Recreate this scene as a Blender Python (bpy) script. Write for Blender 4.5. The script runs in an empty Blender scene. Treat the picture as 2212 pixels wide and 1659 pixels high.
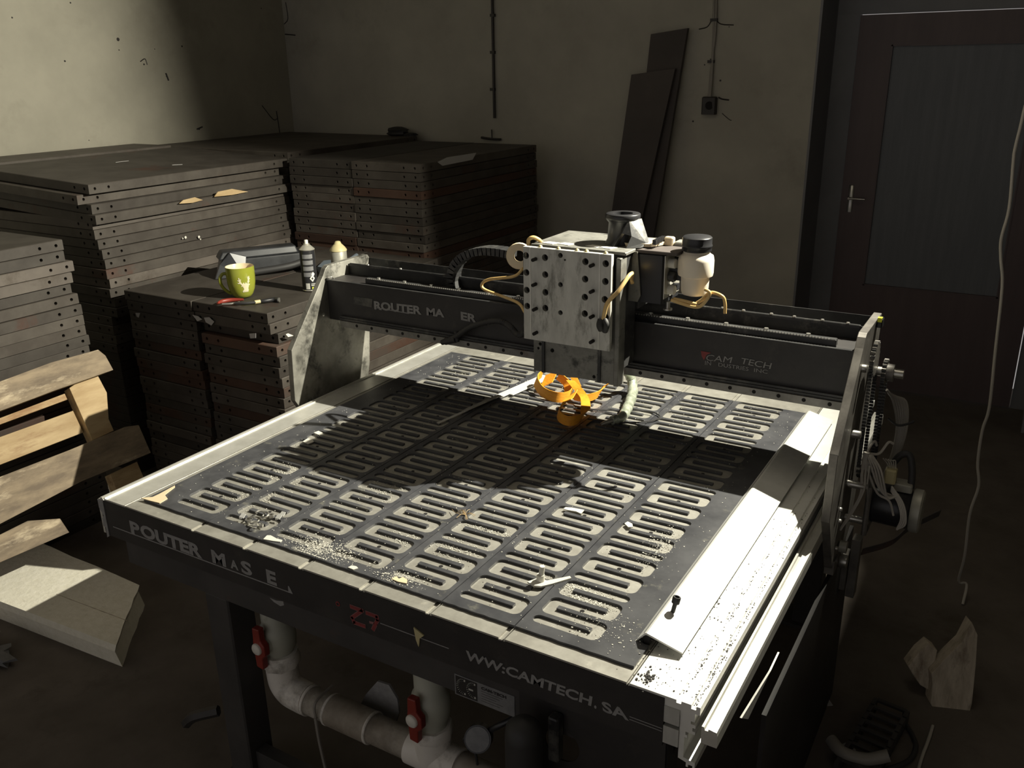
import bpy, bmesh, math, random
from mathutils import Vector, Matrix
random.seed(7)
C = bpy.context.scene.collection
ZT = 0.80                      # height of the machine bed above the floor; the bed surface is local z = 0
U = 0.1727                     # width of one bed plank
# ---------------------------------------------------------------- camera, world, lamp, exposure
W_, H_, F_ = 2212.0, 1659.0, 1905.88
CAM = Vector((9.3614*U, -6.9879*U, 5.9872*U))
pit, rol, yaw = math.radians(19.8905), math.radians(-1.0092), math.radians(-31.0267)
fw = Vector((math.sin(yaw)*math.cos(pit), math.cos(yaw)*math.cos(pit), -math.sin(pit)))
rt0 = Vector((math.cos(yaw), -math.sin(yaw), 0)); up0 = rt0.cross(fw)
rt = rt0*math.cos(rol) + up0*math.sin(rol); up = -rt0*math.sin(rol) + up0*math.cos(rol)
cd = bpy.data.cameras.new('camera'); cam = bpy.data.objects.new('camera', cd); C.objects.link(cam)
cd.sensor_fit = 'HORIZONTAL'; cd.sensor_width = 36; cd.lens = F_/W_*36; cd.clip_start = .02
M4 = Matrix(((rt.x, up.x, -fw.x, CAM.x), (rt.y, up.y, -fw.y, CAM.y), (rt.z, up.z, -fw.z, CAM.z+ZT), (0, 0, 0, 1)))
cam.matrix_world = M4
bpy.context.scene.camera = cam
w = bpy.data.worlds.new('world'); bpy.context.scene.world = w; w.use_nodes = True
w.node_tree.nodes['Background'].inputs[0].default_value = (1.0, 0.95, 0.93, 1)
w.node_tree.nodes['Background'].inputs[1].default_value = 0.31
ld = bpy.data.lights.new('flood_lamp', 'AREA'); ld.shape = 'DISK'; ld.size = 0.022; ld.energy = 205
ld.color = (1.0, 0.955, 0.80)
lamp = bpy.data.objects.new('flood_lamp', ld); C.objects.link(lamp)
lamp.location = (1.48, 1.53, 1.60+ZT)
lamp.rotation_euler = Vector((-0.94, -0.33, -0.03)).to_track_quat('-Z', 'Y').to_euler()
vs = bpy.context.scene.view_settings
vs.view_transform = 'Standard'; vs.look = 'None'; vs.gamma = 1; vs.use_curve_mapping = False; vs.exposure = 0.0

# ---------------------------------------------------------------- survey: photo point onto a real plane
def ray(x, y): return fw + rt*((x-W_/2)/F_) - up*((y-H_/2)/F_)
def UX(x, y, v): d = ray(x, y); return CAM + d*((v-CAM.x)/d.x)
def UY(x, y, v): d = ray(x, y); return CAM + d*((v-CAM.y)/d.y)
def UZ(x, y, v): d = ray(x, y); return CAM + d*((v-CAM.z)/d.z)
def UP(x, y, p, n): d = ray(x, y); return CAM + d*((Vector(p)-CAM).dot(n)/d.dot(n))

# ---------------------------------------------------------------- materials
def mat(name, c1, c2=None, scale=8, rough=.6, metal=0, bump=0, c3=None, s3=3, t3=.62, vary=0, det=6, stretch=None, spec=.5, sss=0, w3=.06):
    m = bpy.data.materials.new(name); m.use_nodes = True; nt = m.node_tree; N = nt.nodes; L = nt.links
    b = N['Principled BSDF']; b.inputs['Roughness'].default_value = rough; b.inputs['Metallic'].default_value = metal
    b.inputs['Specular IOR Level'].default_value = spec
    col = None
    tc = N.new('ShaderNodeTexCoord'); src = tc.outputs['Object']
    if stretch:
        mp = N.new('ShaderNodeMapping'); mp.inputs['Scale'].default_value = stretch; L.new(src, mp.inputs[0]); src = mp.outputs[0]
    oi = N.new('ShaderNodeObjectInfo')
    addv = N.new('ShaderNodeVectorMath'); addv.operation = 'ADD'; sc = N.new('ShaderNodeVectorMath'); sc.operation = 'SCALE'
    comb = N.new('ShaderNodeCombineXYZ')
    for k in range(3): L.new(oi.outputs['Random'], comb.inputs[k])
    L.new(comb.outputs[0], sc.inputs[0]); sc.inputs['Scale'].default_value = 23.0
    L.new(src, addv.inputs[0]); L.new(sc.outputs[0], addv.inputs[1]); src = addv.outputs[0]
    nz = N.new('ShaderNodeTexNoise'); nz.inputs['Scale'].default_value = scale; nz.inputs['Detail'].default_value = det; nz.inputs['Roughness'].default_value = .62
    L.new(src, nz.inputs['Vector'])
    if c2 is None: b.inputs['Base Color'].default_value = (*c1, 1)
    else:
        r = N.new('ShaderNodeValToRGB'); r.color_ramp.elements[0].position = .36; r.color_ramp.elements[1].position = .66
        r.color_ramp.elements[0].color = (*c1, 1); r.color_ramp.elements[1].color = (*c2, 1)
        L.new(nz.outputs['Fac'], r.inputs[0]); col = r.outputs[0]
    if c3 is not None:
        n3 = N.new('ShaderNodeTexNoise'); n3.inputs['Scale'].default_value = s3; n3.inputs['Detail'].default_value = 8; n3.inputs['Roughness'].default_value = .7
        L.new(src, n3.inputs['Vector'])
        r3 = N.new('ShaderNodeValToRGB'); r3.color_ramp.elements[0].position = t3-w3; r3.color_ramp.elements[1].position = t3+w3
        r3.color_ramp.elements[0].color = (0, 0, 0, 1); r3.color_ramp.elements[1].color = (1, 1, 1, 1)
        L.new(n3.outputs['Fac'], r3.inputs[0])
        mx = N.new('ShaderNodeMix'); mx.data_type = 'RGBA'; L.new(r3.outputs[0], mx.inputs[0])
        if col: L.new(col, mx.inputs[6])
        else: mx.inputs[6].default_value = (*c1, 1)
        mx.inputs[7].default_value = (*c3, 1); col = mx.outputs[2]
    if vary:
        mr = N.new('ShaderNodeMapRange'); mr.inputs['To Min'].default_value = 1-vary; mr.inputs['To Max'].default_value = 1+vary
        L.new(oi.outputs['Random'], mr.inputs['Value'])
        vm = N.new('ShaderNodeVectorMath'); vm.operation = 'SCALE'
        if col: L.new(col, vm.inputs[0])
        else: vm.inputs[0].default_value = c1
        L.new(mr.outputs[0], vm.inputs['Scale']); col = vm.outputs[0]
    if col: L.new(col, b.inputs['Base Color'])
    if bump:
        bp = N.new('ShaderNodeBump'); bp.inputs['Strength'].default_value = bump; bp.inputs['Distance'].default_value = .004
        L.new(nz.outputs['Fac'], bp.inputs['Height']); L.new(bp.outputs[0], b.inputs['Normal'])
    return m
MT = {}
MT['plaster_l'] = mat('cream_plaster', (.33, .31, .25), (.39, .366, .295), 3, .9, bump=.3, c3=(.31, .288, .23), s3=1.3, t3=.6)
MT['plaster_b'] = mat('grey_plaster', (.37, .35, .30), (.455, .432, .37), 2.2, .9, bump=.3, c3=(.24, .22, .185), s3=.9, t3=.68, w3=.12)
MT['ceil'] = mat('dark_ceiling', (.12, .11, .10), (.16, .15, .14), 2, .95)  # unseen ceiling, coloured dark on purpose to cut bounced light
MT['floor'] = mat('dusty_concrete', (.105, .088, .072), (.15, .128, .108), 5, .9, bump=.4, c3=(.08, .066, .052), s3=2.2, t3=.63)
MT['panel'] = mat('weathered_formwork_steel', (.044, .036, .029), (.074, .064, .053), 7, .62, bump=.25, c3=(.070, .029, .018), s3=2.4, t3=.66, vary=.38)
MT['panel_rust'] = mat('rusty_formwork_steel', (.050, .025, .016), (.078, .041, .026), 6, .7, bump=.3, c3=(.05, .036, .028), s3=3, t3=.55, vary=.3)
MT['panel_light'] = mat('light_formwork_steel', (.088, .074, .063), (.125, .107, .09), 6, .62, bump=.25, c3=(.066, .052, .04), s3=4, t3=.6, vary=.2)
MT['flap_black'] = mat('matt_black_flap', (.006, .006, .006), rough=1.0, spec=0)  # matt so the added lamp flaps reflect no light
MT['hole'] = mat('dark_hole', (.012, .010, .009), rough=.9)
MT['alu'] = mat('worn_aluminium', (.42, .41, .37), (.60, .59, .54), 14, .36, .72, bump=.08, c3=(.30, .28, .23), s3=9, t3=.66)
MT['alu_rail'] = mat('machined_aluminium', (.62, .61, .56), (.74, .73, .68), 18, .40, .55, c3=(.45, .42, .36), s3=7, t3=.70)
MT['alu_bright'] = mat('bright_aluminium', (.86, .86, .82), (.95, .95, .91), 18, .46, .45, c3=(.66, .63, .55), s3=14, t3=.70)
MT['alu_floor'] = mat('dull_bed_aluminium', (.36, .345, .305), (.48, .465, .415), 22, .50, .5, c3=(.62, .60, .52), s3=16, t3=.66)
MT['plate'] = mat('dusty_black_phenolic', (.045, .046, .052), (.090, .091, .097), 11, .42, c3=(.17, .165, .14), s3=20, t3=.66)
MT['plate_side'] = MT['plate']
MT['black'] = mat('black_painted_steel', (.020, .018, .018), (.034, .031, .030), 9, .5, c3=(.06, .052, .043), s3=12, t3=.68, w3=.10)
MT['black2'] = mat('worn_black_metal', (.025, .025, .026), (.06, .06, .06), 9, .42, .3, c3=(.14, .135, .12), s3=8, t3=.60)
MT['sidesteel'] = mat('scuffed_side_steel', (.16, .155, .135), (.34, .33, .29), 9, .45, .3, c3=(.06, .058, .05), s3=10, t3=.58)
MT['plateedge'] = mat('grey_cut_steel', (.12, .11, .10), (.25, .235, .21), 14, .5, .4)
MT['frame'] = mat('dark_frame_steel', (.040, .037, .036), (.060, .055, .052), 6, .6, c3=(.085, .05, .04), s3=4, t3=.64)
MT['rail'] = mat('oily_linear_rail', (.17, .165, .15), (.27, .26, .24), 20, .38, .5, c3=(.13, .075, .045), s3=7, t3=.63)
MT['steel'] = mat('bare_steel', (.45, .44, .40), (.60, .58, .54), 30, .3, .8)
MT['head'] = mat('grey_machined_plate', (.46, .455, .425), (.60, .595, .555), 10, .5, .25, c3=(.24, .235, .21), s3=6, t3=.62, stretch=(3, 1, 1))
MT['head_dark'] = mat('greasy_grey_plate', (.12, .118, .105), (.27, .265, .24), 12, .5, .25, c3=(.05, .05, .045), s3=12, t3=.60)
MT['letters'] = mat('faded_grey_letters', (.24, .235, .23), (.31, .305, .30), 60, .6)
MT['red'] = mat('red_print', (.25, .035, .035), (.20, .028, .028), 60, .5)
MT['redframe'] = mat('pinkish_print', (.26, .12, .12), rough=.5)
MT['pvc'] = mat('dirty_white_pvc', (.74, .70, .64), (.84, .80, .74), 5, .4, c3=(.17, .145, .11), s3=7, t3=.60, w3=.10)
MT['pvc_d'] = mat('greyish_pvc', (.42, .42, .35), (.50, .50, .42), 5, .45, c3=(.25, .24, .19), s3=9, t3=.64)
MT['pipe_dust'] = mat('dust_caked_pvc', (.30, .26, .21), (.55, .52, .46), 4, .6, c3=(.16, .135, .105), s3=9, t3=.56, w3=.12)
MT['valvered'] = mat('red_valve_plastic', (.26, .035, .022), (.20, .026, .018), 10, .4)
MT['white'] = mat('white_plastic', (.72, .69, .62), rough=.4)
MT['jar'] = mat('milky_plastic', (.78, .70, .58), (.84, .77, .65), 10, .35)
MT['blackplastic'] = mat('black_plastic', (.022, .022, .024), rough=.32)
MT['rubber'] = mat('black_rubber', (.03, .029, .029), rough=.6)
MT['tube'] = mat('amber_tube', (.62, .40, .14), (.72, .52, .24), 20, .3)
MT['orange'] = mat('orange_webbing', (.95, .42, .03), (.88, .34, .025), 60, .6, bump=.3, stretch=(1, 1, 4))
MT['tape'] = mat('silver_tape', (.30, .33, .25), (.62, .66, .54), 45, .3, .35, bump=.8)
MT['cable'] = mat('grey_cable', (.26, .24, .21), rough=.5)
MT['cablewhite'] = mat('white_cable', (.46, .43, .38), rough=.5)
MT['mug'] = mat('olive_green_glaze', (.24, .26, .030), (.28, .30, .040), 6, .12)
MT['mugin'] = mat('cream_glaze', (.80, .66, .44), rough=.2)
MT['cream'] = mat('cream_print', (.72, .66, .45), rough=.3)
MT['wood'] = mat('pale_pallet_wood', (.36, .25, .125), (.50, .375, .21), 7, .75, bump=.3, c3=(.26, .15, .07), s3=4, t3=.62, vary=.12, stretch=(3, .6, 3))
MT['wood_d'] = mat('weathered_pallet_wood', (.15, .115, .08), (.30, .235, .155), 9, .8, bump=.4, c3=(.60, .50, .35), s3=3, t3=.63, stretch=(3, .8, 3))
MT['board'] = mat('dark_board', (.060, .050, .046), (.080, .066, .06), 4, .7, vary=.1)
MT['foam'] = mat('chalky_foam', (.78, .74, .61), (.86, .82, .70), 45, .9, bump=.7, c3=(.66, .62, .50), s3=30, t3=.66)
MT['foam_d'] = mat('dirty_broken_foam', (.40, .34, .26), (.62, .55, .44), 16, .9, bump=.9, c3=(.25, .20, .15), s3=9, t3=.6, stretch=(2.2, 2.2, .35))
MT['doorred'] = mat('dark_red_brown_door', (.105, .078, .080), (.13, .098, .099), 3, .5, stretch=(4, 1, .4))
MT['doorblue'] = mat('dark_blue_grey_panel', (.14, .15, .168), (.17, .18, .198), 5, .55, stretch=(6, 1, .5))
MT['reveal'] = mat('dark_grey_trim', (.19, .19, .205), (.23, .23, .245), 3, .6)
MT['tin'] = mat('bare_tin', (.62, .60, .52), rough=.3, metal=.6)
MT['cangrey'] = mat('grey_yellow_can', (.34, .33, .28), (.44, .43, .37), 20, .45, .3)
MT['canyellow'] = mat('pale_yellow_cap', (.55, .48, .26), rough=.5)
MT['lab'] = mat('grey_label', (.22, .22, .22), (.16, .16, .165), 40, .5)
MT['labw'] = mat('pale_label', (.50, .49, .45), rough=.5)
MT['yel'] = mat('yellow_print', (.75, .78, .05), rough=.4)
MT['bluecloth'] = mat('blue_grey_plastic', (.16, .19, .22), rough=.5)
MT['plasticbag'] = mat('dark_wrapped_plastic', (.018, .019, .021), (.040, .042, .046), 10, .33)
MT['socket'] = mat('dark_socket', (.035, .03, .028), rough=.5)
MT['scrap'] = mat('white_scrap', (.72, .70, .62), rough=.6)
MT['bark'] = mat('peeled_paint', (.44, .43, .42), rough=.6)

# ---------------------------------------------------------------- builders
class MB:
    def __init__(s): s.v = []; s.f = []; s.sm = []
    def add(s, vs, fs, smooth=False):
        o = len(s.v); s.v += [Vector(v) for v in vs]
        for f in fs: s.f.append([i+o for i in f]); s.sm.append(smooth)
        return s
    def box(s, a, b):
        x0, y0, z0 = [min(p, q) for p, q in zip(a, b)]; x1, y1, z1 = [max(p, q) for p, q in zip(a, b)]
        return s.add([(x0,y0,z0),(x1,y0,z0),(x1,y1,z0),(x0,y1,z0),(x0,y0,z1),(x1,y0,z1),(x1,y1,z1),(x0,y1,z1)],
                     [(3,2,1,0),(4,5,6,7),(0,1,5,4),(1,2,6,5),(2,3,7,6),(3,0,4,7)])
    def cbox(s, a, b, c=.003):   # box with chamfered vertical and top edges
        x0, y0, z0 = [min(p, q) for p, q in zip(a, b)]; x1, y1, z1 = [max(p, q) for p, q in zip(a, b)]
        ring = lambda i, z: [(x0+i,y0+c+i*0,z) if 0 else (x0+c+i,y0+i,z),(x1-c-i,y0+i,z),(x1-i,y0+c+i,z),(x1-i,y1-c-i,z),(x1-c-i,y1-i,z),(x0+c+i,y1-i,z),(x0+i,y1-c-i,z),(x0+i,y0+c+i,z)]
        v = ring(0, z0)+ring(0, z1-c)+ring(c*.7, z1)
        f = [tuple(range(7, -1, -1)), tuple(range(16, 24))]
        for k in (0, 8):
            for i in range(8): j = (i+1) % 8; f.append((k+i, k+j, k+8+j, k+8+i))
        return s.add(v, f)
    def prism(s, pts, off):      # planar polygon extruded along off
        n = len(pts); off = Vector(off); p = [Vector(q) for q in pts]
        nrm = Vector((0, 0, 0))
        for i in range(n): nrm += p[i].cross(p[(i+1) % n])
        if nrm.dot(off) > 0: p = p[::-1]
        return s.add(p+[q+off for q in p], [tuple(range(n)), tuple(range(2*n-1, n-1, -1))]+[((i+1) % n, i, n+i, n+(i+1) % n) for i in range(n)])
    def cyl(s, a, b, r, r2=None, n=20, cap=True):
        a = Vector(a); b = Vector(b); r2 = r if r2 is None else r2
        d = (b-a).normalized(); t = Vector((0, 0, 1)) if abs(d.z) < .9 else Vector((1, 0, 0))
        u = d.cross(t).normalized(); v = d.cross(u)
        ca = [(math.cos(2*math.pi*i/n), math.sin(2*math.pi*i/n)) for i in range(n)]
        A = [a+(u*c+v*q)*r for c, q in ca]; B = [b+(u*c+v*q)*r2 for c, q in ca]
        s.add(A+B, [(i, (i+1) % n, n+(i+1) % n, n+i) for i in range(n)], True)
        if cap: s.add(A, [tuple(range(n-1, -1, -1))]); s.add(B, [tuple(range(n))])
        return s
    def lathe(s, prof, c, ax=(0, 0, 1), n=28, cap=True):
        c = Vector(c); d = Vector(ax).normalized(); t = Vector((0, 0, 1)) if abs(d.z) < .9 else Vector((1, 0, 0))
        u = d.cross(t).normalized(); v = d.cross(u); vs_ = []; fs = []
        for r, h in prof:
            for i in range(n):
                a = 2*math.pi*i/n; vs_.append(c+d*h+(u*math.cos(a)+v*math.sin(a))*r)
        for k in range(len(prof)-1):
            for i in range(n): j = (i+1) % n; fs.append((k*n+i, k*n+j, (k+1)*n+j, (k+1)*n+i))
        s.add(vs_, fs, True)
        if cap:
            if prof[0][0] > 1e-4: s.add(vs_[:n], [tuple(range(n-1, -1, -1))])
            if prof[-1][0] > 1e-4: s.add(vs_[-n:], [tuple(range(n))])
        return s
    def tube(s, pts, r, n=10, sub=6, rf=None, flat=None):
        P = [Vector(p) for p in pts]; Q = []
        if len(P) > 2 and sub > 1:
            E = [P[0]*2-P[1]]+P+[P[-1]*2-P[-2]]
            for i in range(1, len(E)-2):
                for k in range(sub):
                    t = k/sub; a, b, c, d = E[i-1], E[i], E[i+1], E[i+2]
                    Q.append(.5*((2*b)+(c-a)*t+(2*a-5*b+4*c-d)*t*t+(3*b-a-3*c+d)*t*t*t))
            Q.append(P[-1])
        else: Q = P
        m = len(Q); vs_ = []; fs = []; pu = None
        for i, q in enumerate(Q):
            d = (Q[min(i+1, m-1)]-Q[max(i-1, 0)]).normalized()
            if pu is None: t = Vector((0, 0, 1)) if abs(d.z) < .9 else Vector((1, 0, 0)); pu = d.cross(t).normalized()
            pu = (pu-d*pu.dot(d)).normalized(); pv = d.cross(pu)
            rr = r*(rf(i/(m-1)) if rf else 1)
            for k in range(n): a = 2*math.pi*k/n; vs_.append(q+(pu*math.cos(a)+pv*math.sin(a))*rr)
        for i in range(m-1):
            for k in range(n): j = (k+1) % n; fs.append((i*n+k, i*n+j, (i+1)*n+j, (i+1)*n+k))
        s.add(vs_, fs, True); s.add(vs_[:n], [tuple(range(n-1, -1, -1))]); s.add(vs_[-n:], [tuple(range(n))])
        return s
    def ribbon(s, pts, w, th=.0012, sub=8):   # pts: (point, width direction)
        P = [Vector(p) for p, d in pts]; D = [Vector(d).normalized() for p, d in pts]; Q = []; R = []
        E = [P[0]*2-P[1]]+P+[P[-1]*2-P[-2]]; G = [D[0]]+D+[D[-1]]
        for i in range(1, len(E)-2):
            for k in range(sub):
                t = k/sub; a, b, c, d = E[i-1], E[i], E[i+1], E[i+2]
                Q.append(.5*((2*b)+(c-a)*t+(2*a-5*b+4*c-d)*t*t+(3*b-a-3*c+d)*t*t*t)); R.append((G[i]*(1-t)+G[i+1]*t).normalized())
        Q.append(P[-1]); R.append(D[-1]); m = len(Q); vs_ = []; fs = []
        for i in range(m):
            d = (Q[min(i+1, m-1)]-Q[max(i-1, 0)]).normalized(); wd = R[i]; nn = d.cross(wd).normalized()*th
            vs_ += [Q[i]-wd*w/2-nn, Q[i]+wd*w/2-nn, Q[i]+wd*w/2+nn, Q[i]-wd*w/2+nn]
        for i in range(m-1):
            for k in range(4): j = (k+1) % 4; fs.append((i*4+k, i*4+j, i*4+4+j, i*4+4+k))
        s.add(vs_, fs, True); s.add(vs_[:4], [(3, 2, 1, 0)]); s.add(vs_[-4:], [(0, 1, 2, 3)])
        return s
    def mesh(s, name, org=Vector((0, 0, 0))):
        me = bpy.data.meshes.new(name); me.from_pydata([tuple(v-org) for v in s.v], [], s.f); me.update()
        me.polygons.foreach_set('use_smooth', s.sm)
        if any(s.sm): me.set_sharp_from_angle(angle=math.radians(48))
        return me
def base_of(vs):
    lo = [min(v[k] for v in vs) for k in range(3)]; hi = [max(v[k] for v in vs) for k in range(3)]
    return Vector(((lo[0]+hi[0])/2, (lo[1]+hi[1])/2, lo[2]))
def tag(o, label=None, cat=None, group=None, kind=None):
    if label: o['label'] = label
    if cat: o['category'] = cat
    if group: o['group'] = group
    if kind: o['kind'] = kind
    return o
def thing(name, org, label, cat, group=None):
    o = bpy.data.objects.new(name, None); o.empty_display_size = .05; C.objects.link(o)
    o.location = Vector(org)+Vector((0, 0, ZT)); o['org'] = list(org)
    return tag(o, label, cat, group)
ORG = {}
def worg(o): return ORG[o.name]
def part(mb, name, m, parent=None, label=None, cat=None, group=None, kind=None, bev=0):
    if parent is not None and parent.type == 'EMPTY': po = Vector(parent['org'])
    elif parent is not None: po = ORG[parent.name]
    if parent is None: org = base_of(mb.v)
    else: org = base_of(mb.v)
    me = mb.mesh(name, org); me.materials.append(MT[m])
    o = bpy.data.objects.new(name, me); C.objects.link(o)
    if parent is None: o.location = org+Vector((0, 0, ZT))
    else: o.parent = parent; o.location = org-po
    ORG[o.name] = org
    if bev:
        b = o.modifiers.new('bevel', 'BEVEL'); b.width = bev; b.segments = 2; b.limit_method = 'ANGLE'
    return tag(o, label, cat, group, kind)
def shape2d(outers, holes, z0, z1, mapf=None):      # filled outline with holes, extruded; gives an MB
    cu = bpy.data.curves.new('tmp', 'CURVE'); cu.dimensions = '2D'; cu.fill_mode = 'BOTH'; cu.extrude = (z1-z0)/2
    for poly in outers+holes:
        sp = cu.splines.new('POLY'); sp.points.add(len(poly)-1); sp.use_cyclic_u = True
        for p, q in zip(sp.points, poly): p.co = (q[0], q[1], 0, 1)
    o = bpy.data.objects.new('tmp', cu); C.objects.link(o)
    me = bpy.data.meshes.new_from_object(o.evaluated_get(bpy.context.evaluated_depsgraph_get()))
    bpy.data.objects.remove(o); mb = MB(); zm = (z0+z1)/2
    f = mapf or (lambda x, y, z: (x, y, z))
    mb.add([f(v.co.x, v.co.y, v.co.z+zm) for v in me.vertices], [tuple(p.vertices) for p in me.polygons])
    bpy.data.meshes.remove(me); return mb
def circ(x, y, r, n=14): return [(x+r*math.cos(2*math.pi*i/n), y+r*math.sin(2*math.pi*i/n)) for i in range(n)]
def text(s, p0, p1, h, mapaxis='XZ', y=None, shear=0, off=0.0, name='lettering', m='letters', parent=None, th=.0006, label=None):
    """text whose baseline runs from p0 to p1 on the plane y"""
    cu = bpy.data.curves.new('tmp', 'FONT'); cu.body = s; cu.extrude = .01; cu.offset = off; cu.resolution_u = 3
    o = bpy.data.objects.new('tmp', cu); C.objects.link(o)
    me = bpy.data.meshes.new_from_object(o.evaluated_get(bpy.context.evaluated_depsgraph_get()))
    bpy.data.objects.remove(o)
    xs = [v.co.x for v in me.vertices]; ys = [v.co.y for v in me.vertices]; x0, x1 = min(xs), max(xs); y1 = max(ys); y0 = min(0, min(ys))
    p0 = Vector(p0); p1 = Vector(p1); mb = MB(); vv = []
    for v in me.vertices:
        t = (v.co.x-x0)/(x1-x0); g = (v.co.y)/y1
        q = p0.lerp(p1, t)+Vector((g*h*shear, 0, g*h)); q.y = y-(th if v.co.z > 0 else 0); vv.append(q)
    mb.add(vv, [tuple(p.vertices) for p in me.polygons]); bpy.data.meshes.remove(me)
    return part(mb, name, m, parent, label)

# ================================================================ THE SETTING
Z0 = -ZT
XL, YB, XR, YF, ZC = -3.19, 3.75, 3.2, -3.4, 2.35
def struct(mb, name, m, parent=None): return part(mb, name, m, parent, kind='structure')
struct(MB().box((XL-.1, YF, Z0-.1), (XR+.1, YB+.7, Z0)), 'floor', 'floor')
struct(MB().box((XL-.1, YF, ZC), (XR+.1, YB+.7, ZC+.1)), 'ceiling', 'ceil')
struct(MB().box((XL-.1, YF, Z0), (XL, YB, ZC)), 'wall_left', 'plaster_l')
struct(MB().box((XR, YF, Z0), (XR+.1, YB, ZC)), 'wall_right', 'plaster_b')
DX0, DX1, DT, YD = .495, 1.72, 1.62, 4.08
wb = MB().box((XL-.1, YB, Z0), (DX0, YB+.6, ZC)).box((DX1, YB, Z0), (XR+.1, YB+.6, ZC)).box((DX0, YB, DT), (DX1, YB+.6, ZC))
wback = struct(wb, 'wall_back', 'plaster_b')
# floodlight fixture over the table (above the frame): shallow housing, two unseen flaps added to block and shape its light
LP = Vector((1.48, 1.53, 1.60)); ln = Vector((-0.94, -0.33, -0.03)).normalized(); bv = Vector((-4.66, 0.42, -.45)).normalized(); bn = Vector((-.93, -4.66, -.80)).normalized(); bn = (bn-bv*bv.dot(bn)).normalized(); bu = bn.cross(bv)
FL = thing('floodlight', LP, 'small floodlight with two barn doors hung above the machine table', 'lamp')
lu = ln.cross(Vector((0, 0, 1))).normalized(); lw = ln.cross(lu); q0 = LP-ln*.012
part(MB().prism([q0+lu*a+lw*b for a, b in ((-.05, -.04), (.05, -.04), (.05, .04), (-.05, .04))], -ln*.05), 'lamp_housing', 'flap_black', FL)
part(MB().prism([LP+bv*a+bu*b-bn*.0125 for a, b in ((-.06, -.20), (.11, -.24), (.11, .24), (-.06, .20))], -bn*.002), 'added_light_flap', 'flap_black', FL)  # unseen flap shaped to keep lamp light off the back wall
v2 = Vector((-.36, 0, -2.4)).normalized(); o2 = LP+Vector((.0125, 0, 0))
part(MB().prism([o2+v2*a+Vector((0, b, 0)) for a, b in ((-.02, -.03), (.25, -.2), (.25, .12), (-.02, .012))], (.002, 0, 0)), 'added_light_flap', 'flap_black', FL)  # second unseen flap, added to keep the right floor dark
part(MB().cyl(q0-ln*.03, (q0.x+.028, q0.y+.01, ZC), .006, n=8), 'hanging_rod', 'black', FL)
# door recess lining, frame, leaf
struct(MB().box((DX0, YB-.012, Z0), (DX0+.012, YB+.40, DT)).box((DX1-.012, YB-.012, Z0), (DX1, YB+.40, DT)).box((DX0, YB-.012, DT-.012), (DX1, YB+.40, DT)), 'trim_1', 'reveal')
struct(MB().box((DX0+.012, YD+.02, 1.255), (DX1-.012, YD+.06, DT-.012)), 'trim_2', 'reveal')
door = struct(MB().box((DX0+.012, YD+.02, Z0), (.625, YD+.07, 1.255)).box((1.64, YD+.02, Z0), (DX1-.012, YD+.07, 1.255)), 'door_1', 'reveal')
leaf = MB().box((.63, YD, Z0+.01), (.80, YD+.045, 1.25)).box((1.49, YD, Z0+.01), (1.635, YD+.045, 1.25)).box((.80, YD, 1.10), (1.49, YD+.045, 1.25)).box((.80, YD, Z0+.01), (1.49, YD+.045, -.19))
lf = part(leaf, 'door_leaf', 'doorred', door)
part(MB().box((.80, YD+.012, -.19), (1.49, YD+.035, 1.10)), 'door_panel', 'doorblue', door, 'dark blue-grey recessed door panel')
bd = MB()
for x in (.80, 1.482): bd.box((x, YD-.004, -.19), (x+.008, YD+.02, 1.10))
for z in (-.19, 1.092): bd.box((.80, YD-.004, z), (1.49, YD+.02, z+.008))
part(bd, 'panel_moulding', 'doorred', door)
part(MB().cbox((.668, YD-.008, .22), (.695, YD, .37), .003).cyl((.68, YD-.01, .30), (.68, YD-.045, .30), .007).tube([(.68, YD-.045, .30), (.72, YD-.048, .30), (.765, YD-.046, .299)], .006, 8), 'door_handle', 'steel', door, 'chrome lever handle')
# cracks and nail marks on the walls
ck = MB()
def crack(pts, on, r=.0035):
    P = [UY(a, b, YB-.001) if on == 'b' else UX(a, b, XL+.001) for a, b in pts]
    ck.tube(P, r, 5, 3)
crack([(617, 5), (622, 40), (614, 52)], 'b'); crack([(616, 74), (638, 76)], 'b', .004)
crack([(566, 228), (590, 258), (600, 255)], 'l', .003); crack([(597, 240), (601, 265), (605, 292)], 'l', .004)
for a, b, r in ((255, 85, .011), (257, 108, .004), (140, 132, .006), (360, 165, .006), (393, 100, .006), (311, 139, .006), (26, 38, .005), (152, 6, .005), (564, 18, .004), (430, 279, .006), (334, 106, .003), (192, 303, .003)):
    p = UX(a, b, XL); ck.lathe([(r, -.001), (r*.8, .0025), (.0002, .003)], p, (1, 0, 0), 9)
crack([(303, 133), (313, 127), (318, 140)], 'l', .003); crack([(358, 158), (364, 174)], 'l', .005); crack([(425, 279), (437, 274)], 'l', .005)
for a, b, r in ((1556, 174, .006), (1535, 128, .004), (1497, 262, .006), (1575, 58, .003), (1522, 140, .004)):
    p = UY(a, b, YB); ck.lathe([(r, -.001), (r*.8, .0025), (.0002, .003)], p, (0, -1, 0), 9)
crack([(1510, 63), (1528, 58), (1538, 42)], 'b', .003); crack([(1545, 40), (1557, 52), (1585, 54)], 'b', .003)
crack([(1552, 210), (1560, 214), (1575, 216)], 'b', .004); crack([(1560, 245), (1575, 258), (1580, 260)], 'b', .002)
part(ck, 'plaster_marks', 'socket', wback, kind='stuff')
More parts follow.
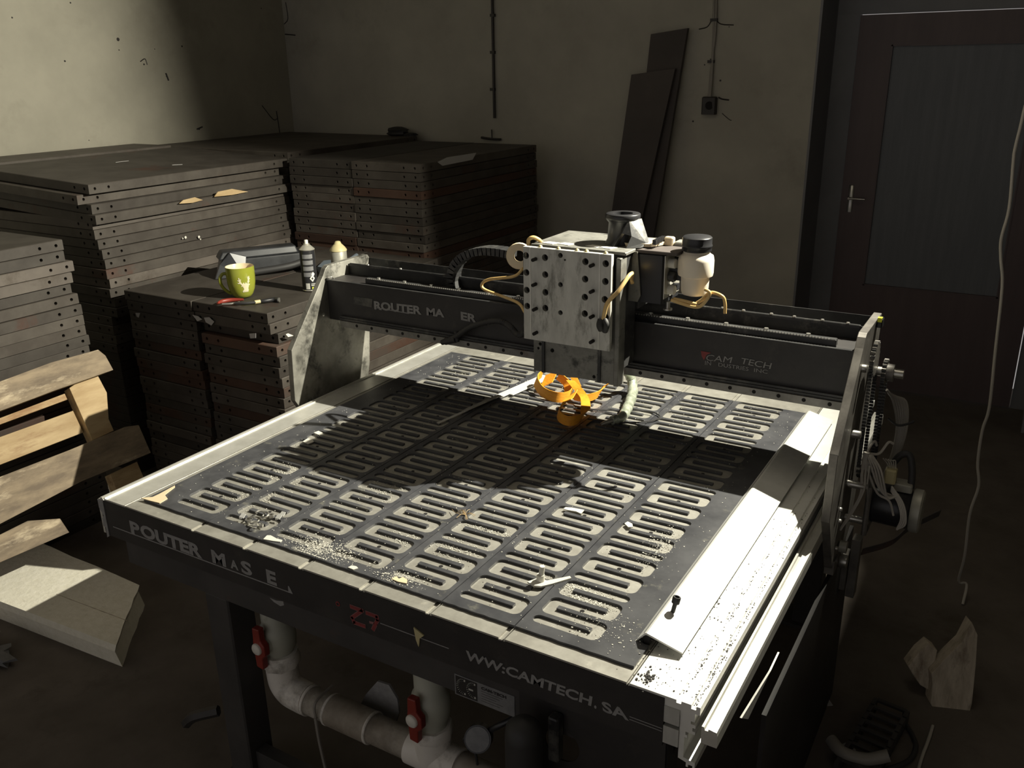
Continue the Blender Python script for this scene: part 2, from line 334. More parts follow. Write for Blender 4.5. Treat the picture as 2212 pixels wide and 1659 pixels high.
# surface conduits and the socket
cond = MB().cyl(UY(1062, -60, YB-.012), UY(1068, 255, YB-.012), .0085, n=10)
tag(part(cond, 'wall_conduit', 'socket'), 'thin dark conduit down the back wall, left of the leaning boards', 'conduit')
for k in (30, 110, 190): part(MB().box(UY(1058, k, YB-.022), UY(1071, k+6, YB)), 'pipe_clip', 'socket', bpy.data.objects['wall_conduit'])
t = thing('wall_socket', UY(1533, 248, YB-.02), 'dark square wall socket at the foot of a vertical cable, right of the leaning boards', 'socket')
part(MB().cbox(UY(1516, 209, YB-.036), UY(1549, 247, YB), .006), 'socket_box', 'socket', t)
part(MB().cyl(UY(1532, 228, YB-.036), UY(1532, 228, YB-.041), .022, n=16), 'socket_face', 'hole', t)
part(MB().tube([UY(1543, -60, YB-.012), UY(1542, 60, YB-.010), UY(1539, 140, YB-.014), UY(1534, 212, YB-.02)], .0075, 8).tube([UY(1548, -60, YB-.010), UY(1546, 60, YB-.012), UY(1536, 150, YB-.012), UY(1531, 212, YB-.02)], .006, 8), 'socket_cable', 'cable', t)
part(MB().box(UY(1534, 40, YB-.02), UY(1551, 46, YB)).box(UY(1528, 130, YB-.02), UY(1544, 136, YB)), 'cable_clip', 'socket', t)
part(MB().tube([UY(1040, 297, YB-.01), UY(1060, 300, YB-.02), UY(1082, 301, YB-.01)], .008, 6).tube([UY(1062, 280, YB-.01), UY(1063, 300, YB-.02)], .004, 6), 'wall_bracket', 'socket', None, 'small dark bracket on the back wall just above the right rear panel stack', 'bracket')

# boards leaning on the back wall
def plank(tl, tr, bl, br, y_top, y_bot, th, name, m, label, cat, group=None):
    P = [UY(*tl, y_top), UY(*tr, y_top)]; B = [UY(*br, y_top), UY(*bl, y_top)]
    zt = (P[0].z+P[1].z)/2
    def ext(a, b):  # carry the edge line down to the floor
        k = (Z0-a.z)/(b.z-a.z); q = a+(b-a)*k; q.y = y_bot; return q
    return part(MB().prism([P[0], P[1], ext(P[1], B[0]), ext(P[0], B[1])], (0, -th, 0)), name, m, None, label, cat, group)
plank((1410, 74), (1489, 61), (1372, 500), (1426, 500), YB-.03, YB-.16, .028, 'leaning_board', 'board', 'taller dark board leaning on the back wall, its top tilted', 'board', 'boards leaning on the back wall')
plank((1368, 161), (1462, 148), (1334, 455), (1400, 462), YB-.075, YB-.205, .028, 'leaning_board', 'board', 'shorter dark board leaning in front of the taller one at the back wall', 'board', 'boards leaning on the back wall')

# ================================================================ FORMWORK PANEL STACKS
T = .0435
def panel_mesh(wx, wy, name, m):
    """steel panel: frame sides with pairs of round holes near the ends, flush top sheet with a folded lip"""
    mb = MB(); t = T-.0025; hx, hy = wx/2, wy/2; r = .0070
    mb.add([(-hx, -hy, 0), (hx, -hy, 0), (hx, hy, 0), (-hx, hy, 0)], [(3, 2, 1, 0)])
    c = .0025
    top = [(-hx+c, -hy+c, t), (hx-c, -hy+c, t), (hx-c, hy-c, t), (-hx+c, hy-c, t)]; edge = [(-hx, -hy, t-c), (hx, -hy, t-c), (hx, hy, t-c), (-hx, hy, t-c)]
    mb.add(top+edge, [(0, 1, 2, 3)]+[(4+i, 4+(i+1) % 4, (i+1) % 4, i) for i in range(4)])
    for k in range(4):
        L = (wx if k % 2 == 0 else wy)/2; D = (wy if k % 2 == 0 else wx)/2; a = k*math.pi/2
        def tf(u, z, d, a=a, D=D): return (u*math.cos(a)+(D-d)*math.sin(a), u*math.sin(a)-(D-d)*math.cos(a), z)
        hs = [-L+.030, -L+.098, L-.098, L-.030]
        pass
        xs = [-L]; zc = t*.5; z1 = t-c
        for h in hs:
            x0, x1 = h-.012, h+.012
            mb.add([tf(xs[-1], 0, 0), tf(x0, 0, 0), tf(x0, z1, 0), tf(xs[-1], z1, 0)], [(0, 1, 2, 3)]); xs.append(x1)
            n = 8; sq = [(x1, zc), (x1, z1), (h, z1), (x0, z1), (x0, zc), (x0, 0), (h, 0), (x1, 0)]
            O = [tf(p, q, 0) for p, q in sq]; I = [tf(h+r*math.cos(i*math.pi/4), zc+r*math.sin(i*math.pi/4), 0) for i in range(8)]
            J = [tf(h+r*math.cos(i*math.pi/4), zc+r*math.sin(i*math.pi/4), .014) for i in range(8)]
            mb.add(O+I, [(i, (i+1) % 8, 8+(i+1) % 8, 8+i) for i in range(8)])
            mb.add(I+J, [(i, (i+1) % 8, 8+(i+1) % 8, 8+i) for i in range(8)]+[tuple(range(8, 16))])
        mb.add([tf(xs[-1], 0, 0), tf(L, 0, 0), tf(L, z1, 0), tf(xs[-1], z1, 0)], [(0, 1, 2, 3)])
    me = mb.mesh(name); me.materials.append(MT[m]); return me
PM = {}
def pmesh(wx, wy, m):
    k = (wx, wy, m)
    if k not in PM: PM[k] = panel_mesh(wx, wy, 'formwork_panel', m)
    return PM[k]
ORD = ['topmost', 'second', 'third', 'fourth', 'fifth', 'sixth', 'seventh', 'eighth', 'ninth', 'tenth', 'eleventh', 'twelfth', 'thirteenth', 'fourteenth', 'fifteenth', 'sixteenth',
       'seventeenth', 'eighteenth', 'nineteenth', 'twentieth', 'twenty-first', 'twenty-second', 'twenty-third', 'twenty-fourth', 'twenty-fifth', 'twenty-sixth', 'twenty-seventh', 'twenty-eighth', 'twenty-ninth', 'thirtieth', 'thirty-first', 'thirty-second', 'thirty-third']
def stack(cx, cy, wx, wy, ztop, where, group, jit=.006, offs={}, mats={}, tilt={}, yaw0=0, nshow=99):
    n = int(round((ztop-Z0)/T)); t = (ztop-Z0)/n; rz = random.Random(hash(where) % 1000 if 0 else len(where)*7+int(cx*100))
    hid = []
    for i in range(n):
        z = ztop-(i+1)*t
        m = mats.get(i, 'panel')
        if i >= nshow: hid.append((z, t)); continue
        o = bpy.data.objects.new('formwork_panel', pmesh(wx, wy, m)); C.objects.link(o)
        dx, dy = offs.get(i, (0, 0))
        o.location = (cx+dx+rz.uniform(-jit, jit), cy+dy+rz.uniform(-jit, jit), z+ZT)
        o.scale = (1, 1, t/T)
        o.rotation_euler = (0, tilt.get(i, 0), yaw0+rz.uniform(-.004, .004))
        ordn = ORD[min(i, len(ORD)-1)]
        lk = {'panel': 'grey-brown', 'panel_rust': 'rust-red', 'panel_light': 'pale scuffed'}[m]
        tag(o, f'{lk} steel panel, {ordn} {"from the top" if i else "panel"} of {where}', 'panel', group)
    if hid:
        mb = MB()
        for z, t_ in hid: mb.cbox((cx-wx/2, cy-wy/2, z), (cx+wx/2, cy+wy/2, z+t_-.003), .002)
        part(mb, 'formwork_panels', 'panel', None, 'lower panels of '+where+', mostly hidden behind other things', 'panels', kind='stuff')
# mug stack: two columns
stack(-1.590, 1.765, .432, 1.16, .13, 'the low mug stack, left column', 'panels stacked under the mug', mats={5: 'panel_rust', 7: 'panel_rust', 8: 'panel_rust', 12: 'panel_rust'}, offs={0: (0, -.004)})
stack(-1.154, 1.765, .432, 1.16, .13, 'the low mug stack, right column', 'panels stacked under the mug',
      mats={3: 'panel_rust', 7: 'panel_rust', 10: 'panel_rust', 5: 'panel'}, offs={2: (.012, .03), 3: (.028, -.004), 4: (.03, 0), 5: (.032, 0), 6: (.034, 0), 7: (.034, .01), 8: (.036, 0), 9: (.038, 0), 10: (.04, 0), 11: (.03, 0), 12: (.03, 0), 13: (.03, 0), 14: (.02, 0)})
# rear right stack: two columns
stack(-1.655, 2.905, .428, 1.16, .590, 'the tall rear stack, left column', 'panels of the tall rear stack', mats={9: 'panel_rust', 10: 'panel_rust', 5: 'panel'}, nshow=14)
stack(-1.220, 2.905, .428, 1.16, .590, 'the tall rear stack, right column', 'panels of the tall rear stack', mats={11: 'panel_light', 3: 'panel_rust', 10: 'panel_rust'}, nshow=14)
# tall left stack A and its neighbours
tl = {0: .045, 1: .045, 2: .045, 3: .045}
stack(-2.365, 1.79, .85, 1.20, .600, 'the tall left stack', 'panels of the tall left stack', tilt=tl,
      offs={0: (.0, -.01), 1: (-.035, -.04), 2: (-.005, .0), 3: (.015, -.012), 4: (-.012, -.005), 5: (-.008, 0), 6: (-.002, 0), 7: (.004, 0), 8: (.012, 0), 9: (.016, 0), 10: (.016, 0), 11: (.022, 0), 12: (.028, 0), 13: (.034, 0)}, mats={4: 'panel_light', 10: 'panel_light'}, nshow=18)
stack(-2.975, 1.75, .33, 1.20, .628, 'the narrow stack against the left wall', 'panels against the left wall', nshow=5)
stack(-2.58, 3.05, 1.14, 1.20, .606, 'the broad corner stack', 'panels in the room corner', nshow=2, tilt={0: .004})
# left foreground stack
stack(-2.105, .255, .85, 1.20, .42, 'the left foreground stack', 'panels of the left foreground stack',
      mats={2: 'panel_light', 3: 'panel_light', 13: 'panel_rust', 14: 'panel_rust', 15: 'panel_rust', 12: 'panel_rust'}, offs={0: (0, .0), 2: (.012, .02), 3: (.010, .01), 5: (.014, .012), 6: (.022, .018), 7: (.025, .02), 8: (.026, .02), 9: (.03, .02), 10: (.03, .02), 11: (.034, .02), 12: (.036, .02), 13: (.038, .02), 14: (.04, .02), 15: (.044, .02), 16: (.05, .02)})
# peeled labels and paint on the panels
def decal_poly(pts2, name, m, label, cat, th=.0012, nrm=(0, -1, 0)):
    return part(MB().prism(pts2, Vector(nrm)*th), name, m, None, label, cat)
# strip of torn paper on the mug stack front
yf = 1.185-.0008
decal_poly([UY(*p, yf-.006) for p in ((416, 680), (428, 683), (437, 690), (427, 694))], 'peeled_paper', 'bark', 'grey torn paper scrap on the mug stack front, leftmost of two', 'paper')
decal_poly([UY(*p, yf-.006) for p in ((441, 686), (452, 685), (463, 695), (457, 703), (445, 696))], 'peeled_paper', 'bark', 'grey torn paper scrap on the mug stack front, just right of another', 'paper')
decal_poly([UY(*p, yf-.03) for p in ((539, 721), (553, 720), (553, 730), (541, 731))], 'peeled_paper', 'bark', 'grey paper scrap stuck under the panel corner near the gantry', 'paper')
decal_poly([UX(*p, -.895) for p in ((617, 722), (622, 720), (634, 725), (622, 728))], 'paper_tag', 'scrap', 'small white arrow-shaped tag on the panel edge beside the gantry side plate', 'tag', nrm=(1, 0, 0))
decal_poly([UY(*p, yf-.006) for p in ((293, 676), (303, 676), (300, 686), (296, 684))], 'paper_speck', 'bark', 'tiny grey paper speck far left on the mug stack front', 'paper')
for i, (a, b) in enumerate(((401, 513), (430, 512))):
    tag(part(MB().lathe([(.007, 0), (.005, .002), (.001, .003)], UX(a, b, -1.925), (1, 0, 0), 8).lathe([(.004, 0), (.003, .002), (.001, .003)], UX(a+(-6 if i == 0 else 3), b+(2 if i == 0 else 5), -1.925), (1, 0, 0), 7), 'paint_splash', 'scrap'), 'white paint dab on the tall left stack, ' + ('left one of the pair' if i == 0 else 'right one of the pair'), 'paint dab')
for i, (pts) in enumerate((((386, 440), (395, 432), (420, 426), (437, 432), (415, 438)), ((462, 425), (470, 414), (500, 408), (535, 414), (500, 421)))):
    tag(part(MB().prism([UX(*p, -1.905) for p in pts], (.004, 0, 0)), 'rust_crust', 'wood'), 'crusty tan cement patch on the tall left stack edge, ' + ('smaller left one' if i == 0 else 'longer right one'), 'cement patch')
tag(part(MB().prism([UX(*p, -.985) for p in ((945, 350), (965, 340), (1028, 330), (1020, 345), (955, 358))], (.003, 0, 0)), 'pale_smear', 'bark'), 'pale plaster smear along the top edge of the rear right stack', 'smear')
for i, (a, b, c, d) in enumerate(((250, 351, 272, 348), (372, 357, 388, 356))):
    p = UZ(a, b, .606); q = UZ(c, d, .606)
    tag(part(MB().prism([p, q, q+Vector((.006, .012, 0)), p+Vector((.0, .014, 0))], (0, 0, .0015)), 'tape_strip', 'bark'), 'thin white strip on top of the tall left stack, ' + ('nearer the wall' if i == 0 else 'nearer its right edge'), 'tape')
# dark rags on the rear stack
rg = MB()
for (a, b, r) in ((842, 292, .035), (860, 288, .045), (880, 293, .035), (850, 281, .03)):
    p = UY(a, b, 3.45); rg.lathe([(r*.3, -.02), (r, -.005), (r*.9, .015), (r*.3, .03), (.001, .032)], p, (.2, .1, 1), 9)
for i, (a, b) in enumerate(((852, 289), (885, 296))): pass
p0 = UZ(860, 296, .592)
def lump(c, rx, ry, rz, name, m, label, cat, seed=1, n=12, k=8, rough=.25):
    r = random.Random(seed); mb = MB(); vs_ = []; fs = []; c = Vector(c)
    for j in range(k+1):
        ph = math.pi*j/k
        for i in range(n):
            a = 2*math.pi*i/n; s_ = 1+r.uniform(-rough, rough) if 0 < j < k else 1
            vs_.append(c+Vector((rx*math.sin(ph)*math.cos(a)*s_, ry*math.sin(ph)*math.sin(a)*s_, rz-rz*math.cos(ph)*(1 if j < k else 1))))
    for j in range(k):
        for i in range(n): q = (i+1) % n; fs.append((j*n+i, j*n+q, (j+1)*n+q, (j+1)*n+i))
    return part(mb.add(vs_, fs, True), name, m, None, label, cat)
lump(p0, .075, .06, .034, 'crumpled_rag', 'rubber', 'dark crumpled rag on the rear stack against the back wall, larger one', 'rag', 3)
lump(UZ(886, 297, .592), .05, .04, .016, 'crumpled_rag', 'rubber', 'dark flattened rag on the rear stack, smaller one at right', 'rag', 5)

# ================================================================ ROUTER TABLE
TB = thing('router_table', (.44, .9, Z0), 'large router machine table with aluminium rails, black slotted bed plates and lettered black front panel', 'machine table')
LEN = 1.66
yE = LEN
# bed planks
xb = [-1.5*U, 0, U, 2*U, 3*U, 4*U, 5*U, 6.5*U]
for k in range(7):
    a, b = xb[k]+.0012, xb[k+1]-.0012
    g = .012      # groove beside the joint
    mb = MB().box((a, 0, -.004), (b-(g if k < 6 else .004), yE, 0)).box((a, 0.001, -.018), (b, yE, -.0042))
    mb.box((b-.0022, 0, -.0045), (b, yE, -.0003))
    part(mb, 'bed_plank', 'alu_floor', TB)
# left rail
def railpoly(pts, y0, y1): return MB().prism([(x, y0, z) for x, z in pts], (0, y1-y0, 0))
xl = -1.5*U
lp = [(xl, 0), (-.338, 0), (-.3385, .0035), (-.3415, .0035), (-.342, -.004), (-.349, -.004), (-.3495, .001), (-.357, .001), (-.358, -.005), (-.366, -.005), (-.370, -.010), (-.370, -.105), (-.362, -.105), (-.362, -.03), (xl, -.03)]
part(railpoly([(x-.0002, z) for x, z in lp], 0, yE), 'side_rail', 'alu_rail', TB)
part(MB().box((xl-.0026, 0.0, -.002), (xl-.0008, yE, .0012)), 'rail_edge_strip', 'steel', TB)
xr = 6.5*U+.001
rp = [(xr, 0), (1.2105, 0), (1.2105, -.006), (1.2195, -.006), (1.2195, 0), (1.2375, 0), (1.2375, -.008), (1.2465, -.008), (1.2465, 0), (1.2535, 0), (1.2535, -.0165), (1.245, -.0165), (1.245, -.034), (1.2385, -.034),
      (1.2385, -.040), (1.2470, -.040), (1.2470, -.047), (1.2420, -.047), (1.2420, -.054), (1.2470, -.054), (1.2470, -.060), (1.2300, -.060), (1.2300, -.066), (1.2330, -.066), (1.2330, -.072), (1.2285, -.072), (1.2285, -.116),
      (1.2500, -.120), (1.2500, -.134), (1.2460, -.134), (1.2460, -.128), (1.2380, -.128), (1.2380, -.134), (1.2340, -.134), (1.2340, -.125), (1.2190, -.121), (1.2190, -.03), (xr, -.03)]
part(railpoly(rp, 0, yE), 'side_rail', 'alu_bright', TB, 'bright right-hand aluminium rail with dusty grooves')
part(MB().box((1.1905, -.0035, -.052), (1.2185, 0.012, -.019)).box((1.1905, -.0035, -.097), (1.2185, 0.012, -.060)), 'rail_end_cap', 'head', TB)
# outer guide profile on the right
gp = [(1.2565, -.040), (1.2610, -.040), (1.2625, -.046), (1.2680, -.046), (1.2690, -.041), (1.2830, -.043), (1.2850, -.050), (1.2850, -.075), (1.2565, -.075)]
part(railpoly(gp, .004, yE), 'guide_profile', 'alu_rail', TB)
part(MB().box((1.2500, .05, -.072), (1.2564, yE, -.060)), 'profile_bracket', 'black', TB)
# bent cover strip over the right rail
cs = [(1.0885, .0090), (1.1045, .0290), (1.1085, .0300), (1.1790, .0120), (1.1785, .0085), (1.1080, .0255), (1.1050, .0245), (1.0900, .0075)]
cov = MB()
ys_ = [.112, 1.392]
part(railpoly(cs, *ys_), 'cover_strip', 'alu_bright', TB, 'bent aluminium cover strip')
part(MB().box((1.100, .118, .0), (1.112, 1.386, .0245)), 'cover_support', 'black', TB)
for a, b, zz in ((1575, 1168, .021), (1745, 911, .021)):
    p = UZ(a, b, zz); part(MB().lathe([(.0065, 0), (.0065, .003), (.001, .0032)], p+Vector((0, 0, -.0005)), (.25, 0, 1), 12), 'bolt_hole', 'hole', TB)
# slotted plates
q_, bh, hw, cc = U*1.04315/5, .0124, .0715, .0255
y0h = .9018*U
def serp(x, yb, nb=5):
    w_, c_, r = hw, cc, .016; P = []
    def arc(cx, cy, rr, a0, a1, n=5):
        for i in range(n+1): a = math.radians(a0+(a1-a0)*i/n); P.append((cx+rr*math.cos(a), cy+rr*math.sin(a)))
    y = [yb+k*q_ for k in range(5)]
    arc(-w_+bh, y[0], bh, 180, 270)
    arc(w_-r, y[0]-bh+r, r, 270, 360); arc(w_-r, y[1]+bh-r, r, 0, 90)
    P.append((-(w_-c_), y[1]+bh))
    if nb == 3:
        P.append((-(w_-c_), y[2]-bh)); arc(w_-bh, y[2], bh, 270, 450)
        arc(-w_+r, y[2]+bh-r, r, 90, 180); arc(-w_+r, y[1]-bh+r, r, 180, 270)
        P.append((w_-c_, y[1]-bh)); P.append((w_-c_, y[0]+bh)); arc(-w_+bh, y[0], bh, 90, 180)
    else:
        P.append((-(w_-c_), y[2]-bh)); arc(w_-r, y[2]-bh+r, r, 270, 360); arc(w_-r, y[3]+bh-r, r, 0, 90)
        P.append((-(w_-c_), y[3]+bh)); P.append((-(w_-c_), y[4]-bh)); arc(w_-bh, y[4], bh, 270, 450)
        arc(-w_+r, y[4]+bh-r, r, 90, 180); arc(-w_+r, y[3]-bh+r, r, 180, 270)
        P.append((w_-c_, y[3]-bh)); P.append((w_-c_, y[2]+bh)); arc(-w_+r, y[2]+bh-r, r, 90, 180); arc(-w_+r, y[1]-bh+r, r, 180, 270)
        P.append((w_-c_, y[1]-bh)); P.append((w_-c_, y[0]+bh)); arc(-w_+bh, y[0], bh, 90, 180)
    out = []
    for a, b in P:
        if not out or abs(a+x-out[-1][0])+abs(b-out[-1][1]) > 1e-5: out.append((a+x, b))
    return out
xbp = [-.236, 0, U, 2*U, 3*U, 4*U, 5*U, 1.0985]
TP = .0060
for k in range(7):
    x = -.0838+k*U; y1 = 1.429
    a, b = xbp[k]+(.0011 if k else 0), xbp[k+1]-(.0011 if k < 6 else 0)
    rnd = random.Random(k+3); out = [(a, .040)]
    for i in range(1, 12): out.append((a+(b-a)*i/12, .040+rnd.uniform(-.0009, .0009)))
    if k == 6: out += [(1.114, .040), (1.114, .108), (b, .112)]
    else: out.append((b, .040))
    out += [(b, y1), (a, y1)]
    holes = [serp(x, y0h-2*q_+5*q_*n) for n in range(7)]+[serp(x, y0h+5*q_*6+3*q_, 3)]
    part(shape2d([out], holes, .0004, TP), 'slotted_plate', 'plate', TB)
hb = MB()
for k in range(7):
    for n in range(7): hb.lathe([(.0048, 0), (.0048, .0004), (.0002, .00045)], (-.0838+k*U, y0h+5*q_*n, .0002), n=12, cap=False)
    hb.lathe([(.0048, 0), (.0048, .0004), (.0002, .00045)], (-.0838+k*U, 7.8018*U, .0002), n=12, cap=False)
part(hb, 'vacuum_holes', 'hole', TB, kind='stuff')
# front panel with lettering
fp = part(MB().box((-.345, -.0015, -.107), (1.1895, .010, -.0045)), 'front_panel', 'black', TB, 'black lettered front panel')
part(MB().prism([(-.345, -.0035, -.006), (-.345, -.0035, -.108), (-.355, -.0035, -.115), (-.353, -.0035, -.085), (-.362, -.0035, -.082), (-.361, -.0035, -.06), (-.352, -.0035, -.05), (-.366, -.0035, -.03), (-.366, -.0035, -.006)], (0, .012, 0)), 'left_end_cap', 'letters', TB, 'grey chipped end cap at the left corner')
part(MB().box((-.33, .030, -.2), (1.19, .060, -.1075)), 'lower_beam', 'frame', TB)
ypl = -.0018
for s_, a, b, z, h in (('OUTE', -.210, -.040, -.0700, .0345),):
    pass
text('P', (-.2490, 0, -.0715), (-.2120, 0, -.0715), .0345, y=ypl, off=.045, parent=fp)
text('OUTER', (-.2090, 0, -.0700), (.0150, 0, -.0700), .0345, y=ypl, off=.045, parent=fp)
text('M', (.0500, 0, -.0690), (.0965, 0, -.0690), .0335, y=ypl, off=.045, parent=fp)
text('A', (.1120, 0, -.0660), (.1380, 0, -.0660), .0230, y=ypl, off=.04, parent=fp)
text('S', (.1480, 0, -.0680), (.1830, 0, -.0680), .0335, y=ypl, off=.035, parent=fp)
text('E', (.2300, 0, -.0690), (.2600, 0, -.0690), .0340, y=ypl, off=.045, parent=fp)
part(MB().box((-.322, ypl, -.0765), (.2950, ypl-.0006, -.0735)).prism([(.2950, ypl, -.0765), (.3080, ypl, -.0765), (.2980, ypl, -.0580), (.2950, ypl, -.0600)], (0, -.0006, 0)), 'underline', 'letters', fp)
part(MB().prism([UY(*p, ypl) for p in ((583, 1291), (597, 1297), (612, 1299), (614, 1307), (606, 1309), (592, 1300))], (0, -.0008, 0)), 'peeled_patch', 'letters', fp)
def stroke(mb, pts, wd, y, th=.0006):
    for i in range(len(pts)-1):
        a = Vector((pts[i][0], 0, pts[i][1])); b = Vector((pts[i+1][0], 0, pts[i+1][1])); d = (b-a).normalized(); n = Vector((-d.z, 0, d.x))*wd/2; e = d*wd*.35
        q = [a-e+n, b+e+n, b+e-n, a-e-n]
        for v in q: v.y = y
        mb.prism(q, (0, -th, 0))
    return mb
zs = [(.480, -.0525), (.5100, -.0525), (.4800, -.0800), (.4850, -.0905), (.5130, -.0905)]
z7 = [(.5230, -.0540), (.5500, -.0540), (.5510, -.0620), (.5370, -.0900)]
mb = stroke(MB(), zs, .0100, ypl); stroke(mb, z7, .0100, ypl); stroke(mb, [(.5300, -.0750), (.5480, -.0730)], .006, ypl); part(mb, 'lettering', 'redframe', fp, 'pinkish outline of the red Z7')
mb = stroke(MB(), zs, .0070, ypl-.0007); stroke(mb, z7, .0070, ypl-.0007); mb.lathe([(.006, 0), (.006, .0006), (.0035, .0007)], (.442, ypl, -.058), (0, -1, 0), 12, cap=False); part(mb, 'lettering', 'red', fp, 'red lettering reading Z7')
part(MB().box((.558, ypl, -.0685), (.7330, ypl-.0006, -.0665)), 'underline', 'letters', fp)
part(MB().prism([UY(*p, ypl) for p in ((895, 1354), (905, 1362), (917, 1372), (908, 1378), (906, 1396), (900, 1380))], (0, -.003, 0)), 'torn_tape', 'canyellow', fp, 'torn beige tape scrap')
text('WW:CAMTECH', (.7720, 0, -.0775), (1.0500, 0, -.0775), .0215, y=ypl, shear=.12, off=.03, parent=fp)
text('.', (1.0560, 0, -.0790), (1.0610, 0, -.0790), .006, y=ypl, off=.02, parent=fp)
text('SA', (1.0740, 0, -.0790), (1.1250, 0, -.0790), .0215, y=ypl, shear=-.2, off=.03, parent=fp)
part(MB().box((1.126, ypl, -.0705), (1.1880, ypl-.0006, -.0690)).box((1.126, ypl, -.0765), (1.1880, ypl-.0006, -.0750)), 'underline', 'letters', fp)
# CE plate on the lower beam
YC = .0298
cea = [UY(*p, YC) for p in ((982, 1454), (1122, 1499), (1100, 1550), (986, 1497))]
x0, x1, zt_, zb_ = cea[0].x, cea[1].x, cea[0].z, cea[3].z
cp = part(MB().box((x0, YC, zb_-.002), (x0+.145, YC-.0012, zt_)), 'rating_plate', 'lab', TB, 'grey rating plate with CE mark')
part(MB().box((x0+.003, YC-.0012, zb_+.001), (x0+.056, YC-.0016, zt_-.003)), 'black_field', 'black', cp)
def arcm(mb, cx, cz, r, wd, a0, a1, y, n=14):
    pts = []
    for i in range(n+1): a = math.radians(a0+(a1-a0)*i/n); pts.append((cx+r*math.cos(a)*.85, cz+r*math.sin(a)))
    return stroke(mb, pts, wd, y)
zc_ = (zt_+zb_)/2
mb = arcm(MB(), x0+.022, zc_, .017, .0045, 75, 285, YC-.0017); arcm(mb, x0+.047, zc_, .017, .0045, 75, 285, YC-.0017); stroke(mb, [(x0+.033, zc_), (x0+.045, zc_)], .004, YC-.0017)
part(mb, 'lettering', 'labw', cp, 'pale CE mark')
text('CAM-TECH', (x0+.066, 0, zt_-.013), (x0+.126, 0, zt_-.013), .0065, y=YC-.0013, off=.045, m='black', parent=cp)
mb = MB()
for i in range(5): mb.box((x0+.066, YC-.0012, zt_-.0185-.006*i), (x0+.118-(i % 3)*.008, YC-.0015, zt_-.0178-.006*i))
part(mb, 'small_print', 'black', cp, kind='stuff')
# legs and lower cross members
for x, y in ((-.042, .03), (1.10, .03), (-.042, 1.5), (1.10, 1.5)):
    lg = part(MB().cbox((x, y, Z0+.012), (x+.082, y+.082, -.2), .004), 'leg', 'frame', TB)
    part(MB().box((x-.03, y-.02, Z0), (x+.112, y+.102, Z0+.012)), 'foot_plate', 'frame', lg)
part(MB().box((-.3, 1.59, -.2), (1.19, 1.65, -.03)), 'rear_beam', 'frame', TB)
for x in (-.30, .0, .45, .9, 1.15): part(MB().box((x, .0605, -.12), (x+.05, 1.589, -.035)), 'cross_member', 'frame', TB)
part(MB().box((.041, .05, Z0+.055), (1.099, .085, Z0+.12)), 'lower_rail', 'frame', TB)
part(MB().box((-.30, .040, -.2), (-.25, .12, -.107)), 'frame_gusset', 'frame', TB)
ft = MB().tube([UZ(472, 1535, -.68), UZ(420, 1548, -.70), UZ(403, 1562, -.75)], .016, 6)
part(ft, 'foot_stub', 'frame', TB)
# right front: dark guard plate with round opening
hc = UY(1212, 1612, .012)
gx = [(.885, -.115), (1.19, -.115), (1.19, -.62), (.885, -.62)]
part(shape2d([[(x, z) for x, z in gx]], [circ(hc.x, hc.z, .038, 28)], 0, .004, lambda x, y, z: (x, .016+z, y)), 'guard_plate', 'black', TB, 'black guard plate with a round opening')
part(MB().cyl((.93, -.045, -.165), (.93, -.045, -.245), .036, n=24).lathe([(.036, 0), (.034, .02), (.02, .034), (.001, .038)], (.93, -.045, -.165)).cyl((.93, -.045, -.245), (.93, -.03, -.62), .036, .05, n=24), 'hose_shroud', 'rubber', TB, 'black rubber shroud over the rating plate')
part(MB().cbox((.962, -.010, -.235), (.985, .014, -.135), .003), 'junction_cover', 'black2', TB)

# ================================================================ PVC PIPES AND VALVES
def valve(x, y, z, label, s=1.0, lever=True):
    """upright ball valve: ribbed body, union nut, red handle with a white hub facing the camera side"""
    t_ = thing('ball_valve', (x, y, z-.10), label, 'valve', 'valves of the vacuum pipes under the table')
    part(MB().lathe([(.036, -.02), (.036, .02), (.044, .03), (.047, .06), (.044, .09), (.037, .10), (.037, .17)], (x, y, z-.05)), 'valve_body', 'pvc_d', t_)
    part(MB().lathe([(.049, 0), (.051, .006), (.051, .024), (.047, .03)], (x, y, z-.075), n=8), 'union_nut', 'pvc', t_)
    d = Vector((-.05, -1, 0)).normalized(); c = Vector((x, y, z+.01))+d*.044
    part(MB().lathe([(.024, -.02), (.024, .004), (.019, .010)], c, d, 20), 'stem_collar', 'pvc_d', t_)
    side = Vector((0, 0, 1)).cross(d)
    h = part(MB().prism([c+d*.006+side*a+Vector((0, 0, b)) for a, b in ((-.012, .058), (.012, .060), (.014, .025), (.026, .014), (.026, -.014), (.014, -.025), (.012, -.060), (-.012, -.058), (-.014, -.02), (-.017, 0), (-.014, .02))], d*.018), 'handle', 'valvered', t_, 'red handle', bev=.003)
    part(MB().lathe([(.016, 0), (.016, .006), (.013, .009), (.001, .010)], c+d*.022, d, 20), 'hub_cap', 'white', h, 'white hub cap')
    return t_
YP = .12
valve(.103, YP, -.345, 'ball valve with red handle under the left front of the table, leftmost of three')
valve(.585, YP, -.362, 'ball valve with red handle under the table middle, beside the CE plate')
valve(1.075, .10, -.43, 'ball valve seen through the round opening in the black guard plate')
pp = thing('vacuum_pipe', (.35, YP, -.6), 'dirty white plastic vacuum pipe with elbow and tee under the table', 'pipe')
zp = -.502
part(MB().tube([(.103, YP, -.412), (.103, YP, -.44), (.108, YP, -.475), (.130, YP, -.497), (.165, YP, zp), (.19, YP, zp)], .0415, 24, 5), 'elbow', 'pvc', pp)
part(MB().cyl((.103, YP, -.4124), (.103, YP, -.38), .0455, n=28), 'socket_collar', 'pvc', pp)
part(MB().cyl((.19, YP, zp), (.545, YP, zp), .0365, n=28), 'straight_pipe', 'pipe_dust', pp)
